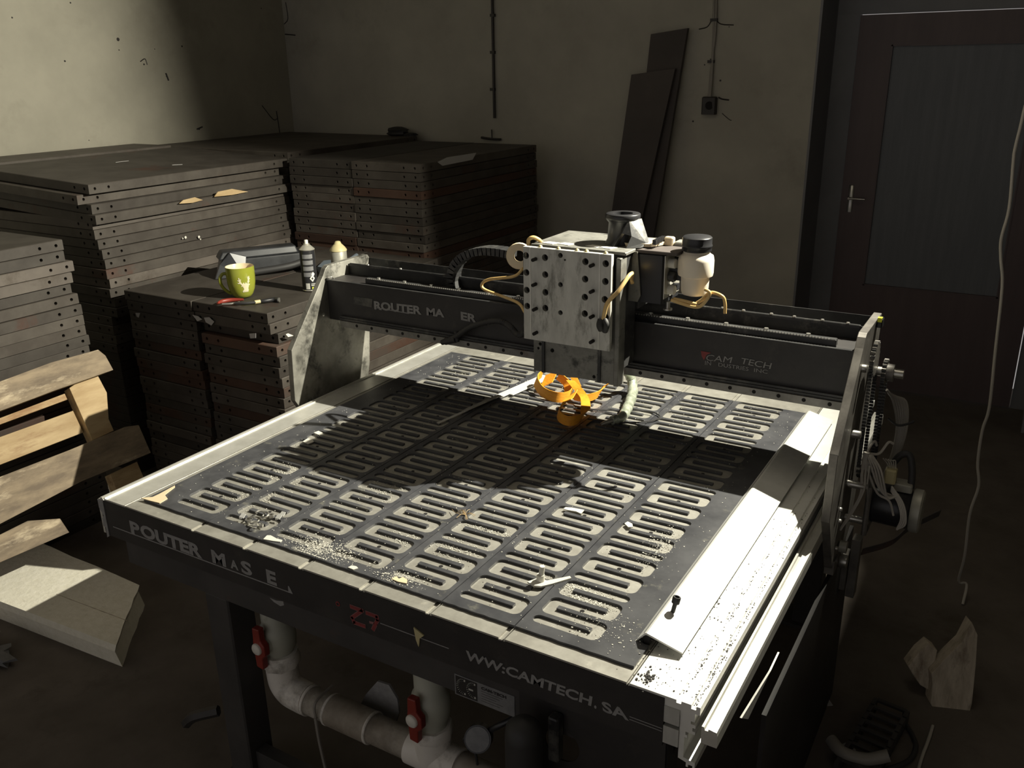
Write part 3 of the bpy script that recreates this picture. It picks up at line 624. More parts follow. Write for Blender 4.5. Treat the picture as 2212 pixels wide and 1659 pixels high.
for xx in (.19, .262, .395): part(MB().lathe([(.0395, 0), (.0415, .002), (.0415, .006), (.0395, .008)], (xx, YP, zp), (1, 0, 0), 28), 'coupling_ring', 'pvc', pp)
part(MB().cyl((.27, YP, zp), (.40, YP, zp), .0405, n=28), 'coupling', 'pipe_dust', pp)
part(MB().cyl((.52, YP, zp), (.66, YP, zp), .0425, n=28).cyl((.585, YP, zp), (.585, YP, -.418), .0440, n=28), 'tee', 'pvc', pp)
part(MB().cyl((.66, YP, zp), (1.05, YP, zp), .0365, n=28), 'straight_pipe', 'pipe_dust', pp)
part(MB().tube([(.25, YP-.043, zp+.0), (.248, YP-.035, zp+.04), (.246, YP+.03, zp+.045)], .0035, 6).tube([(.25, YP-.043, zp+.0), (.252, YP-.04, zp-.08), (.256, YP-.03, Z0+.1), (.27, YP-.03, Z0+.005)], .0045, 6), 'hanging_cable', 'cable', None, 'grey cable looped over the white pipe and hanging to the floor', 'cable')
# leaf-like sheet behind the pipe
sc_ = [UY(*p, .19) for p in ((772, 1535), (790, 1500), (815, 1472), (840, 1480), (858, 1510), (862, 1540), (855, 1560))]
tag(part(MB().prism(sc_, (0, .006, 0)), 'plastic_sheet', 'letters'), 'grey leaf-shaped plastic sheet standing behind the white pipe', 'sheet')
tg = thing('pressure_gauge', UY(1040, 1600, .10), 'dark round gauge lying tilted beside the middle valve', 'gauge')
gc = UY(1037, 1590, .10)
part(MB().cyl(gc, gc+Vector((.012, -.028, .018)), .030, n=24), 'gauge_body', 'blackplastic', tg)
part(MB().cyl(gc+Vector((.012, -.028, .018)), gc+Vector((.0125, -.0292, .0188)), .0265, n=24), 'gauge_face', 'lab', tg)
part(MB().tube([gc+Vector((.02, .0, .02)), gc+Vector((.05, 0, .05)), gc+Vector((.08, .02, .07))], .007, 8), 'gauge_pipe', 'blackplastic', tg)
part(MB().tube([gc+Vector((-.02, 0, -.01)), gc+Vector((-.045, -.0, -.03)), gc+Vector((-.02, .01, -.07)), gc+Vector((-.03, .02, -.2)), (gc.x-.05, gc.y, Z0+.005)], .003, 6), 'gauge_wire', 'rubber', tg)

# ================================================================ GANTRY
XG0, XG1 = -.405, 1.283
GN = thing('router_gantry', (.44, 1.0, 0), 'black router gantry bridging the machine table with worn white lettering', 'gantry')
side = [(.946, .382), (.962, .405), (.975, .413), (1.180, .413), (1.190, .400), (1.150, .02), (1.10, -.16), (1.02, -.215), (.92, -.215), (.880, -.19), (.762, .0), (.770, .172)]
part(MB().prism([(XG0-.0005, y, z) for y, z in side], (-.02, 0, 0)), 'side_plate', 'sidesteel', GN, 'scuffed steel side plate at the left', bev=.0015)
rpl = part(MB().prism([(XG1+.0005, y, z) for y, z in side], (.02, 0, 0)), 'side_plate', 'plateedge', GN, 'steel side plate at the right', bev=.0015)
bm = part(MB().box((XG0, .962, .232), (XG1, 1.075, .3655)), 'beam', 'black', GN, 'black beam face')
part(MB().box((XG0, .957, .3665), (XG1, .968, .3695)), 'top_edge_strip', 'black2', GN)
lowr = MB().box((XG0+.06, .945, .2165), (XG1-.003, .9615, .2375))
lr = part(lowr, 'linear_rail', 'rail', GN)
part(MB().box((XG0+.055, .950, .2385), (XG1, .9615, .2450)).box((XG0+.055, .952, .2460), (XG1, .9615, .2520)), 'rail_lip', 'black2', GN)
s_ = .3475*U*1.052
xk = UY(1526.6, 828.4, .945).x
hbm = MB(); k = -40
while k < 20:
    x = xk+k*s_
    if XG0+.075 < x < XG1-.01: hbm.lathe([(.0052, 0), (.0052, .0006), (.0002, .0007)], (x, .9452, .2285), (0, -1, 0), 14, cap=False)
    k += 1
part(hbm, 'rail_bolt_holes', 'hole', lr, kind='stuff')
# upper rail on the beam
ur = part(MB().cbox((-.25, .975, .3700), (1.235, .995, .3860), .002), 'linear_rail', 'black2', GN)
ubm = MB(); x = -.20
while x < 1.22: ubm.cyl((x, .985, .3855), (x, .985, .391), .0055, n=10); x += .105
part(ubm, 'rail_bolts', 'steel', ur, kind='stuff')
rk = MB(); x = -.24
while x < 1.22: rk.box((x, .9735, .3845), (x+.004, .9765, .3875)); x += .0075
part(rk, 'rack_teeth', 'steel', ur, kind='stuff')
# cable tray behind the beam
tr = part(MB().box((XG0+.0, 1.076, .340), (XG1-.0, 1.079, .400)).box((XG0, 1.079, .340), (XG1, 1.190, .343)).box((XG0, 1.187, .343), (XG1, 1.190, .400)), 'cable_tray', 'black2', GN)
part(MB().cbox((XG0+.01, 1.068, .396), (XG1-.01, 1.0755, .4045), .002), 'tray_edge', 'black2', GN)
tb_ = MB()
for a, b in ((780, 577), (850, 586), (1510, 663), (1555, 670), (1600, 676), (1660, 684), (1710, 690), (1770, 699), (1825, 707)):
    p = UZ(a, b, .4045); tb_.lathe([(.005, 0), (.004, .003), (.001, .0035)], (p.x, 1.072, .4045), n=10)
part(tb_, 'tray_screws', 'steel', tr, kind='stuff')
# left corner bracket
part(MB().lathe([(.006, 0), (.006, .003), (.002, .004)], (XG0, .93, .255), (1, 0, 0), 12), 'bolt_head', 'steel', GN)
part(MB().tube([UX(708, 600, XG0+.01), UX(716, 599, XG0+.01), UX(722, 602, XG0+.02)], .003, 6), 'wire_clip', 'steel', GN)
# lettering on beam
yb_ = .9612
def gtext(s, a, b, hpx, **kw):
    p0 = UY(*a, yb_); p1 = UY(*b, yb_); up_ = UY(a[0], a[1]-hpx, yb_); z = (p0.z+p1.z)/2
    return text(s, (p0.x, 0, p0.z), (p1.x, 0, p1.z), (up_.z-p0.z), y=yb_-.0002, **kw)
gtext('ROUTER', (809, 667), (911, 679), 17, off=.04, parent=bm)
gtext('MA', (922, 680), (960, 685), 16, off=.04, parent=bm)
gtext('ER', (996, 690), (1030, 697), 17, off=.04, parent=bm)
a = UY(810, 664, yb_); b = UY(884, 677, yb_)
part(MB().prism([(a.x, yb_-.0002, a.z+.0015), (b.x, yb_-.0002, b.z+.0015), (b.x, yb_-.0002, b.z-.0015), (a.x, yb_-.0002, a.z-.0015)], (0, -.0006, 0)), 'underline', 'letters', bm)
gtext('CAM', (1524, 778), (1579, 784), 13, off=.0, shear=.2, parent=bm)
gtext('TECH', (1599, 785), (1664, 797), 13, off=.0, shear=.2, parent=bm)
gtext('IN', (1523, 788), (1536, 789), 9, off=.0, parent=bm)
gtext('DUSTRIES', (1552, 791), (1617, 801), 8, off=.0, parent=bm)
gtext('INC', (1629, 803), (1658, 807), 8, off=.0, parent=bm)
part(MB().prism([UY(*p, yb_-.0002) for p in ((1514, 758), (1536, 762), (1527, 766), (1521, 778), (1516, 770))], (0, -.0006, 0)), 'logo_arrow', 'red', bm, 'red arrow mark')
gtext('M', (1347, 744), (1366, 748), 18, off=.02, shear=.2, m='red', parent=bm)
part(MB().prism([UY(*p, yb_-.0001) for p in ((765, 640), (805, 646), (803, 664), (763, 656))], (0, -.0003, 0)), 'faded_patch', 'black2', bm)
# gearing outside the right side plate
def sprocket(cx, cy, cz, r, w_, teeth, name, m, parent):
    n = teeth*2; mb = MB(); A = [(cx, cy+(r if i % 2 else r*.88)*math.cos(2*math.pi*i/n), cz+(r if i % 2 else r*.88)*math.sin(2*math.pi*i/n)) for i in range(n)]
    return part(mb.prism(A, (w_, 0, 0)), name, m, parent)
X1 = XG1+.021
def chain(x, yc, zt, zb, r, name):
    mb = MB(); per = []
    L = zt-zb; n1 = int(L/.0085)
    for i in range(n1): per.append((yc-r, zb+L*i/n1)); per.append((yc+r, zb+L*i/n1))
    for i in range(8): a = math.pi*i/8; per.append((yc-r*math.cos(a), zt+r*math.sin(a))); per.append((yc+r*math.cos(a), zb-r*math.sin(a)))
    for y, z in per: mb.box((x, y-.0035, z-.0028), (x+.009, y+.0035, z+.0028))
    o = part(mb, name, 'black2', GN, kind='stuff'); return o
chain(X1+.012, 1.03, .335, .06, .042, 'drive_chain')
chain(X1+.034, 1.075, .290, .03, .030, 'drive_chain')
sprocket(X1+.011, 1.03, .335, .046, .010, 24, 'sprocket', 'plateedge', GN)
sprocket(X1+.033, 1.075, .290, .034, .010, 18, 'sprocket', 'plateedge', GN)
part(MB().cyl((X1+.043, 1.075, .290), (X1+.060, 1.075, .290), .022, n=20), 'sprocket_hub', 'plateedge', GN)
part(MB().cyl((X1, 1.075, .290), (X1+.082, 1.075, .290), .012, n=18), 'drive_shaft', 'steel', GN, 'bright steel shaft end')
for (y, z, l) in ((.955, .330, .012), (.925, .170, .022), (.960, .02, .045), (.980, -.085, .055)):
    part(MB().lathe([(.010, 0), (.010, l-.002), (.008, l)], (X1, y, z), (1, 0, 0), 16), 'standoff_bolt', 'steel', GN)
part(MB().box((X1+.044, .958, .015), (X1+.048, .985, .08)).prism([(X1+.045, .957, .03), (X1+.045, .962, .03), (X1+.055, .985, -.09), (X1+.055, .975, -.09)], (.004, 0, 0)), 'standoff_plate', 'steel', GN)
part(MB().cbox((X1+.0, 1.10, .395), (X1+.014, 1.13, .418), .003), 'limit_switch', 'blackplastic', GN)
part(MB().box((X1+.002, 1.098, .410), (X1+.012, 1.112, .421)), 'switch_sticker', 'yel', GN, 'yellow-green sticker')
for y, z in ((.90, -.06), (.895, -.135), (.885, -.02)):
    part(MB().lathe([(.006, 0), (.006, .004), (.004, .006)], (X1, y, z), (1, 0, 0), 12), 'bolt_head', 'steel', GN)
part(MB().box((X1-.019, .878, -.205), (X1+.004, .9195, -.165)), 'bearing_block', 'plateedge', GN)
part(MB().lathe([(.016, 0), (.018, .006), (.016, .018), (.006, .02)], (X1+.006, .945, -.195), (1, 0, 0), 18), 'guide_roller', 'steel', GN)
part(MB().lathe([(.016, 0), (.016, .018)], (X1+.004, .930, -.145), (1, 0, 0), 16), 'guide_roller', 'cangrey', GN)
# wire bundles
wb_ = MB()
for i in range(6):
    e = i*.0055
    wb_.tube([(X1+.045+e*.4, 1.10+e, .235-e), (X1+.062+e, 1.12+e*.5, .20), (X1+.080+e*.8, 1.12, .13+e*.3), (X1+.078+e*.6, 1.10, .05+e*.4), (X1+.066+e*.4, 1.08, .0)], .0038, 7, 5)
part(wb_, 'cable_bundle', 'cable', GN)
part(MB().tube([(X1+.058, 1.10, .158), (X1+.085, 1.085, .150), (X1+.112, 1.105, .155), (X1+.118, 1.11, .160)], .003, 6), 'cable_tie', 'rubber', GN)
# motor and bracket
mc = Vector((X1+.05, 1.02, -.055))
mo = thing('drive_motor', (X1+.11, 1.02, -.2), 'dark servo motor with loose wires outside the right gantry plate', 'motor')
part(MB().cbox((X1+.045, .965, -.12), (X1+.058, 1.09, .015), .004), 'motor_flange', 'plateedge', mo)
part(MB().lathe([(.050, 0), (.052, .004), (.052, .085), (.048, .09)], (X1+.058, 1.03, -.05), (1, 0, 0), 32), 'motor_body', 'blackplastic', mo)
part(MB().lathe([(.052, 0), (.056, .004), (.056, .022), (.050, .026)], (X1+.149, 1.03, -.05), (1, 0, 0), 32), 'motor_end_cap', 'cangrey', mo)
part(MB().cbox((X1+.10, 1.01, .002), (X1+.145, 1.05, .022), .003), 'terminal_box', 'cangrey', mo)
part(MB().cbox((X1+.078, 1.0, .022), (X1+.105, 1.03, .060), .004), 'connector', 'canyellow', mo, 'pale yellow connector block')
mw = MB()
for i in range(5):
    mw.tube([(X1+.085+i*.004, 1.015, .060), (X1+.078+i*.005, 1.01, .075+i*.002), (X1+.070+i*.006, 1.00, .088)], .0016, 5, 4)
part(mw, 'frayed_wires', 'cablewhite', mo, kind='stuff')
part(MB().tube([(X1+.14, 1.03, .008), (X1+.137, 1.04, .05), (X1+.125, 1.05, .088), (X1+.105, 1.05, .085), (X1+.09, 1.05, .06)], .009, 10), 'motor_cable', 'rubber', mo)
mw = MB().tube([(X1+.035, .98, .085), (X1+.052, .975, .060), (X1+.075, .985, .01), (X1+.105, .99, -.005)], .0032, 6).tube([(X1+.035, .98, .085), (X1+.045, .97, .055), (X1+.07, .98, .0), (X1+.10, .98, -.015), (X1+.115, .975, -.05)], .003, 6)
mw.tube([(X1+.030, .98, .10), (X1+.030, .965, .05), (X1+.035, .95, .0), (X1+.015, .94, -.06), (X1+.0, .93, -.10)], .0036, 6)
mw.tube([(X1+.034, .98, .10), (X1+.038, .965, .05), (X1+.04, .95, .01), (X1+.02, .94, -.055), (X1+.002, .93, -.095)], .003, 6)
mw.tube([(X1+.033, .98, .095), (X1+.036, .985, .115), (X1+.045, 1.0, .13), (X1+.05, 1.01, .115)], .003, 6).tube([(X1+.04, .985, .10), (X1+.06, 1.0, .10), (X1+.075, 1.02, .125), (X1+.085, 1.03, .12)], .0034, 6)
for i in range(4):
    e = i*.004
    mw.tube([(X1+.034+e, .98, .10), (X1+.050+e*2, .965-e, .075), (X1+.070+e*2, .962, .03-e*2), (X1+.095+e, .97, .0), (X1+.118, .975+e, .005)], .0026, 6)
    mw.tube([(X1+.100, .985, .012+e), (X1+.122+e, .968, -.010), (X1+.134+e, .960, -.045-e), (X1+.128, .962, -.080)], .0024, 6)
part(mw, 'motor_wires', 'cablewhite', mo)
part(MB().cyl((X1+.033, .98, .105), (X1+.030, .975, .060), .008, .006, 12), 'wire_wrap', 'cablewhite', mo)
# bracket leg below gantry
part(MB().box((X1-.012, 1.06, Z0+.45), (X1+.010, 1.10, -.24)).box((X1+.012, 1.08, Z0+.42), (X1+.034, 1.12, -.2)), 'gantry_foot', 'plateedge', GN)

# ================================================================ ROUTER HEAD
HD = thing('spindle_carriage', (.60, .9, .235), 'grey perforated spindle carriage with dark box and milky jar on the gantry', 'carriage')
YH = .800
def H2(x, y, v=YH): p = UY(x, y, v); return (p.x, p.z)
def crop(x, y): return (1000+x/3.687, 440+y/3.687)
tlx, tlz = H2(1131, 540); brx, brz = H2(1313, 757)
outl = [H2(*crop(480, 350)), H2(*crop(1190, 400)), H2(*crop(1160, 1180)), H2(*crop(1072, 1160)), H2(*crop(487, 1080))]
xs_ = [p[0] for p in outl]
X0h = (outl[0][0]+outl[4][0])/2; X1h = (outl[1][0]+outl[2][0])/2; Zt_h = (outl[0][1]+outl[1][1])/2; Zb_h = (outl[4][1]+outl[2][1])/2+.002
big = [(502, 413), (505, 548), (508, 688), (512, 815), (653, 430), (655, 565), (656, 706), (656, 832), (975, 462), (973, 601), (971, 745), (970, 876), (1137, 478), (1134, 620), (1130, 763), (1135, 903)]
small = [(776, 412), (776, 645), (776, 868)]
hl = [circ(*H2(*crop(*p)), .0092) for p in big]+[circ(*H2(*crop(*p)), .0068) for p in small]+[circ(*H2(*crop(812, 448)), .003)]
hp = part(shape2d([[(X0h, Zb_h), (X1h, Zb_h), (X1h, Zt_h), (X0h, Zt_h)]], hl, 0, .014, lambda x, y, z: (x, YH+z, y)), 'front_plate', 'head', HD, 'pale grey drilled front plate')
part(MB().box((X0h+.001, YH+.0145, Zb_h+.002), (X1h-.001, YH+.018, Zt_h-.004)), 'dark_backing', 'hole', HD)  # dark sheet put behind the drilled holes, painting the shade inside them
for x_ in (X0h+.02, X1h-.033): part(MB().box((x_, YH-.0012, Zb_h+.001), (x_+.003, YH, Zt_h)), 'milled_ridge', 'alu_rail', hp)
for p in [(575, 443), (575, 643), (580, 838), (583, 1028), (1032, 490), (1032, 697), (1032, 897), (1032, 1095)]:
    c = H2(*crop(p[0]+6, p[1]-3)); part(MB().cyl((c[0], YH+.001, c[1]), (c[0], YH-.018, c[1]), .0048, n=10), 'protruding_screw', 'hole', HD)
for i in range(9):
    x = X0h+.02+i*(X1h-X0h-.04)/8
    if i in (1, 3, 5, 6, 8): part(MB().lathe([(.006, 0), (.005, .004), (.002, .006)], (x, YH+.010, Zt_h), n=8), 'plate_screw', 'canyellow', HD)
# lower plate
L0 = H2(1153, 745, .832); L1 = H2(1336, 832, .832); Lb = H2(1155, 800, .832)
Zl = (L1[1]+Lb[1])/2
lpm = part(shape2d([[(L0[0], Zl), (L1[0]-.012, Zl), (L1[0]-.012, .46), (L0[0], .46)]], [circ(*H2(a, b, .832), r) for a, b, r in ((1167, 743, .005), (1163, 752, .004), (1193, 757, .006), (1173, 800, .004), (1292, 810, .004), (1294, 764, .004), (1283, 814, .005))], 0, .016, lambda x, y, z: (x, .832+z, y)), 'lower_plate', 'head_dark', HD, 'greasy grey lower plate')
part(MB().box((L0[0]+.001, .8485, Zl+.002), (L1[0]-.014, .852, .45)), 'dark_backing', 'hole', HD)  # dark sheet again, shade of the lower holes put into its colour
for x_ in (L0[0]+.028, L1[0]-.060): part(MB().box((x_, .826, Zl), (x_+.008, .8318, .33)), 'slide_rail', 'black2', HD)
part(MB().cbox((L1[0]-.0115, .822, Zl-.002), (L1[0]+.002, .862, Zt_h-.012), .002), 'side_cheek', 'head_dark', HD)
part(MB().box((.49, .853, .26), (.715, .944, .50)), 'carriage_block', 'black2', HD)
# box body above beam
part(MB().box((.462, .854, .5005), (.722, 1.05, .574)).box((.50, .95, .408), (.72, 1.05, .5)), 'housing', 'black2', HD)
part(MB().cbox((.452, .838, .5745), (.730, 1.062, .582), .002), 'housing_lid', 'head_dark', HD, 'smeared dark lid')
for a, b in ((.475, .86), (.52, .865), (.60, .87), (.64, .868)):
    part(MB().prism([(a, b, .5823), (a+.035, b-.006, .5823), (a+.045, b+.018, .5823), (a+.01, b+.022, .5823)], (0, 0, .0012)), 'white_sticker', 'scrap', HD)
# spindle mount: cup with flange ring and flaring skirt
cs_ = Vector((.668, .955, .583))
part(MB().lathe([(.046, 0), (.040, .012), (.038, .055), (.044, .062), (.046, .066), (.046, .076), (.044, .078), (.026, .078), (.024, .03), (.001, .03)], cs_, n=32), 'spindle_cup', 'blackplastic', HD, 'black ring-topped spindle cup')
part(MB().prism([cs_+Vector(v) for v in ((.030, -.030, .068), (.046, -.005, .066), (.075, -.02, .01), (.070, -.05, .0), (.040, -.065, .0), (.045, -.045, .028), (.020, -.050, .034), (.004, -.070, .0), (-.004, -.066, .0))], (.004, .012, 0)), 'cup_bracket', 'black2', HD)
# electronics box right of the head
part(MB().cbox((.733, .900, .442), (.808, 1.02, .572), .004), 'valve_box', 'blackplastic', HD)
part(MB().cbox((.731, .898, .5725), (.845, 1.03, .580), .002), 'valve_box_lid', 'board', HD)
cr = MB().prism([(.66, .93, .5825), (.70, .915, .5825), (.76, .93, .5825), (.78, .98, .5825), (.74, 1.01, .5825), (.69, 1.0, .5825)], (0, 0, .008))
part(cr, 'cream_bracket', 'mugin', HD)
part(MB().cbox((.775, .98, .5805), (.80, 1.0, .602), .003), 'cream_block', 'mugin', HD)
part(MB().cbox((.80, .985, .5805), (.86, 1.03, .590), .003), 'wire_junction', 'sidesteel', HD)
cm_ = MB()
for i in range(7): cm_.box((.765, .925+i*.010, .5905), (.775, .931+i*.010, .603))
part(cm_, 'terminal_comb', 'blackplastic', HD)
part(MB().prism([(.728, .895, .575), (.738, .893, .575), (.75, .893, .46), (.742, .893, .443), (.715, .895, .443), (.70, .9, .5)], (0, .004, 0)), 'cloth_strip', 'sidesteel', HD)
part(MB().box((.8085, .905, .455), (.8105, 1.015, .568)), 'manifold_face', 'tin', HD, 'bright valve manifold side')
for z in (.475, .510, .545):
    part(MB().lathe([(.013, 0), (.013, .016), (.011, .018)], (.811, .935, z), (1, -.1, 0), 16), 'solenoid_cap', 'scrap' if z != .51 else 'black2', HD)
    part(MB().lathe([(.010, 0), (.010, .012)], (.811, .975, z), (1, 0, 0), 14), 'fitting', 'blackplastic', HD)
part(MB().cyl((.815, .925, .445), (.815, .925, .425), .006, n=12).lathe([(.012, 0), (.012, .004)], (.815, .925, .423)), 'drain_fitting', 'steel', HD)
# jar
jar = part(MB().lathe([(.020, 0), (.032, .004), (.0345, .012), (.036, .045), (.0365, .050), (.044, .053), (.0455, .060), (.0455, .092), (.043, .104), (.035, .109), (.033, .115)], (.878, .945, .4655), n=36), 'lubricant_jar', 'jar', HD, 'milky plastic jar')
part(MB().lathe([(.034, 0), (.0375, .001), (.0375, .010), (.039, .012), (.039, .015), (.0375, .017), (.0375, .034), (.034, .037), (.001, .0375)], (.878, .945, .5815), n=36), 'jar_cap', 'blackplastic', jar, 'black screw cap')
part(MB().box((.8115, .94, .50), (.842, .95, .53)), 'jar_bracket', 'black2', HD)
tbm = MB()
tbm.tube([UY(*p, .90) for p in ((1450, 648), (1470, 655), (1500, 663), (1515, 660), (1528, 645), (1533, 632), (1522, 625))], .0045, 8)
tbm.tube([UY(*p, .91) for p in ((1505, 655), (1516, 648), (1535, 632), (1560, 640), (1566, 655), (1566, 677))], .0045, 8)
tbm.tube([UY(*p, .905) for p in ((1455, 646), (1475, 650), (1505, 658))], .005, 8)
part(tbm, 'air_tube', 'tube', HD)
part(MB().tube([UY(1366, 590, .87), UY(1358, 597, .835), UY(1335, 630, .80), UY(1312, 655, .79), UY(1303, 690, .793)], .0055, 8).tube([UY(1366, 592, .87), UY(1364, 604, .865), UY(1366, 612, .86)], .005, 8), 'air_tube', 'tube', HD, 'pale amber air tube over the front plate')
part(MB().tube([UY(1142, 530, .845), UY(1142, 518, .845), UY(1152, 513, .85), UY(1164, 518, .86), UY(1170, 524, .87)], .0055, 8), 'air_tube', 'tube', HD)
part(MB().tube([UY(1130, 580, .90), UY(1110, 597, .91), UY(1060, 603, .93), UY(1042, 612, .93), UY(1046, 625, .93), UY(1085, 640, .92), UY(1120, 655, .90), UY(1134, 675, .87)], .0045, 8), 'air_tube', 'tube', HD, 'thin amber tube looping left of the head')
part(MB().tube([UY(1299, 690, .795), UY(1296, 702, .79), UY(1300, 712, .795)], .010, 8).tube([UY(1306, 690, .795), UY(1310, 702, .79), UY(1306, 716, .795)], .008, 8), 'tube_connector', 'rubber', HD)
rc = UY(1122, 553, .93)
part(MB().lathe([(.016, -.006), (.036, -.006), (.038, -.003), (.038, .003), (.036, .006), (.016, .006), (.016, -.006)], rc, (.35, -1, .1), 24, cap=False), 'cable_pulley', 'mugin', HD, 'cream plastic pulley at the left')
# corrugated cable to the left
part(MB().tube([UY(1138, 700, .87), UY(1132, 718, .87), UY(1118, 722, .88), UY(1098, 702, .90), UY(1070, 693, .91), UY(1020, 705, .92), UY(985, 727, .93), UY(955, 740, .935)], .0085, 10, 14, rf=lambda t: 1+.14*math.sin(t*330)), 'corrugated_hose', 'rubber', HD)
part(MB().tube([UY(962, 738, .935), UY(985, 733, .93)], .011, 8, 1).tube([UY(985, 715, .93), UY(988, 738, .93)], .007, 8, 1), 'hose_knot', 'rubber', HD)
# drag chain arch
arch = [UY(*p, 1.06) for p in ((1108, 548), (1085, 543), (1055, 540), (1028, 543), (1005, 552), (988, 568), (980, 590), (982, 612), (990, 628))]
DC = thing('cable_drag_chain', (arch[-1].x, 1.06, .40), 'dark segmented cable chain arching from the head to the gantry tray', 'cable chain')
def along(P, n):
    Q = [Vector(p) for p in P]; L = [0]
    for i in range(len(Q)-1): L.append(L[-1]+(Q[i+1]-Q[i]).length)
    out = []
    for k in range(n):
        s = L[-1]*k/(n-1); i = 0
        while i < len(L)-2 and L[i+1] < s: i += 1
        out.append(Q[i].lerp(Q[i+1], (s-L[i])/(L[i+1]-L[i])))
    return out
AP = along(arch, 21)
for i in range(20):
    a, b = AP[i], AP[i+1]; d = (b-a).normalized(); n = Vector((0, 1, 0)).cross(d).normalized()
    if n.z < 0 and i < 8: n = -n
    q = [a-n*.012, a+n*.012, b+n*.0115+d*.003, b-n*.0115+d*.003]
    q = [v-Vector((0, .024, 0)) for v in q]
    part(MB().prism(q, (0, .048, 0)), 'chain_link', 'black2', DC)

# ================================================================ THINGS ON AND UNDER THE HEAD
# orange ratchet webbing hanging in loops
def up_(x, y, yy): return UY(x, y, yy)
V = Vector
def OB(x, y, h): return UZ(x, y, TP+h)
ow = MB(); v1 = V((.1, .15, 1)); hz = V((1, 0, .12))
ow.ribbon([(OB(1172, 806, .05), V((.3, 0, 1))), (OB(1158, 822, .035), V((.3, .3, 1))), (OB(1172, 846, .020), v1), (OB(1202, 858, .017), v1), (OB(1228, 855, .017), v1), (OB(1238, 838, .030), V((.2, .3, 1)))], .034)
ow.ribbon([(OB(1192, 806, .06), V((1, 0, .5))), (OB(1180, 832, .03), V((1, .2, .6)))], .050, sub=4)
ow.ribbon([(OB(1206, 812, .05), V((.5, 0, 1))), (OB(1224, 828, .035), V((.8, 0, .6))), (OB(1228, 846, .02), hz)], .030)
ow.ribbon([(OB(1232, 822, .05), hz), (OB(1250, 842, .04), V((1, 0, .4))), (OB(1263, 860, .03), hz), (OB(1265, 882, .022), V((1, .2, .1))), (OB(1260, 898, .019), V((.4, .3, .8))), (OB(1243, 908, .017), v1), (OB(1222, 908, .017), v1), (OB(1207, 896, .019), V((.1, .2, 1))), (OB(1213, 880, .024), V((.5, .3, .8))), (OB(1228, 862, .03), V((.8, .3, .3))), (OB(1240, 848, .036), V((.6, .2, .6)))], .031)
ow.ribbon([(OB(1240, 856, .018), v1), (OB(1265, 860, .018), v1), (OB(1290, 853, .022), V((.2, .1, 1))), (OB(1303, 839, .030), V((.6, .1, .6))), (OB(1310, 831, .036), V((.7, .1, .5)))], .026)
ow.ribbon([(OB(1240, 816, .05), hz), (OB(1248, 834, .03), hz)], .026, sub=4)
tag(part(ow, 'webbing_strap', 'orange'), 'tangled orange webbing strap lying in loops on the black plates behind the router carriage', 'strap')
ht = MB().tube([OB(1341, 792, .11), OB(1351, 800, .09), OB(1364, 820, .05), OB(1366, 850, .02), OB(1354, 884, .0165), OB(1342, 902, .0165), OB(1322, 908, .0165)], .0165, 14, 10, rf=lambda t: (.55 if t < .12 else .8)+.42*math.sin(math.pi*min(1, max(0, (t-.1)/.8)))*.5+.07*math.sin(t*70)+.04*math.sin(t*173))
tp = tag(part(ht, 'taped_hose', 'tape'), 'crinkled silver-taped hose end on the black plates right of the router carriage', 'hose')
part(MB().tube([OB(1325, 908, .016), OB(1308, 913, .012), OB(1298, 917, .008)], .008, 8, 4, rf=lambda t: 1-.4*t), 'hose_tip', 'steel', tp)
a = OB(1178, 812, .004); b = OB(946, 915, .001)
d = (b-a); n = Vector((0, 0, 1)).cross(d).normalized()*.014
st = thing('folding_rule', b, 'pale segmented metal strip lying on the black plates from lit to shaded part', 'metal strip')
for i in range(3):
    p = a.lerp(b, [0, .46, .76][i]); q = a.lerp(b, [.48, .78, 1.0][i]); o = Vector((0, 0, .0025*(1 if i % 2 else 0)))
    w_ = [1.0, .55, .4][i]
    part(MB().prism([p-n*w_+o, p+n*w_+o, q+n*w_+o, q-n*w_+o], (0, 0, .0022)), 'strip_segment', 'alu_bright' if i == 0 else 'head', st)
part(MB().prism([a.lerp(b, .06)+n*1.3, a.lerp(b, .06)+n*2.2, a.lerp(b, .40)+n*2.2, a.lerp(b, .40)+n*1.3], (0, 0, .003)), 'strip_segment', 'alu_bright', st)
# thin black wire on the bed
wr = MB().tube([UZ(1225, 880, .012), UZ(1300, 886, .012), UZ(1395, 888, .012), UZ(1424, 897, .012), UZ(1418, 906, .012), UZ(1385, 912, .012), UZ(1330, 913, .012), UZ(1270, 905, .012)], .0022, 6, 8)
tag(part(wr, 'black_wire', 'rubber'), 'thin black wire looping over the rear slotted plates', 'wire')
# socket cap screw standing in its hole
sp = UZ(1452, 1326, .021)
cs2 = thing('cap_screw', sp, 'black socket cap screw standing upright in the bright right cover strip', 'screw')
part(MB().cyl(sp, sp+V((.004, .004, .024)), .0045, n=14), 'shank', 'black2', cs2)
top_ = sp+V((.004, .004, .024)); ax = V((.004, .004, .024)).normalized()
part(MB().lathe([(.0082, 0), (.0082, .012), (.0075, .0135), (.0046, .0135), (.0044, .009), (.001, .009)], top_, ax, 20), 'screw_head', 'black2', cs2)
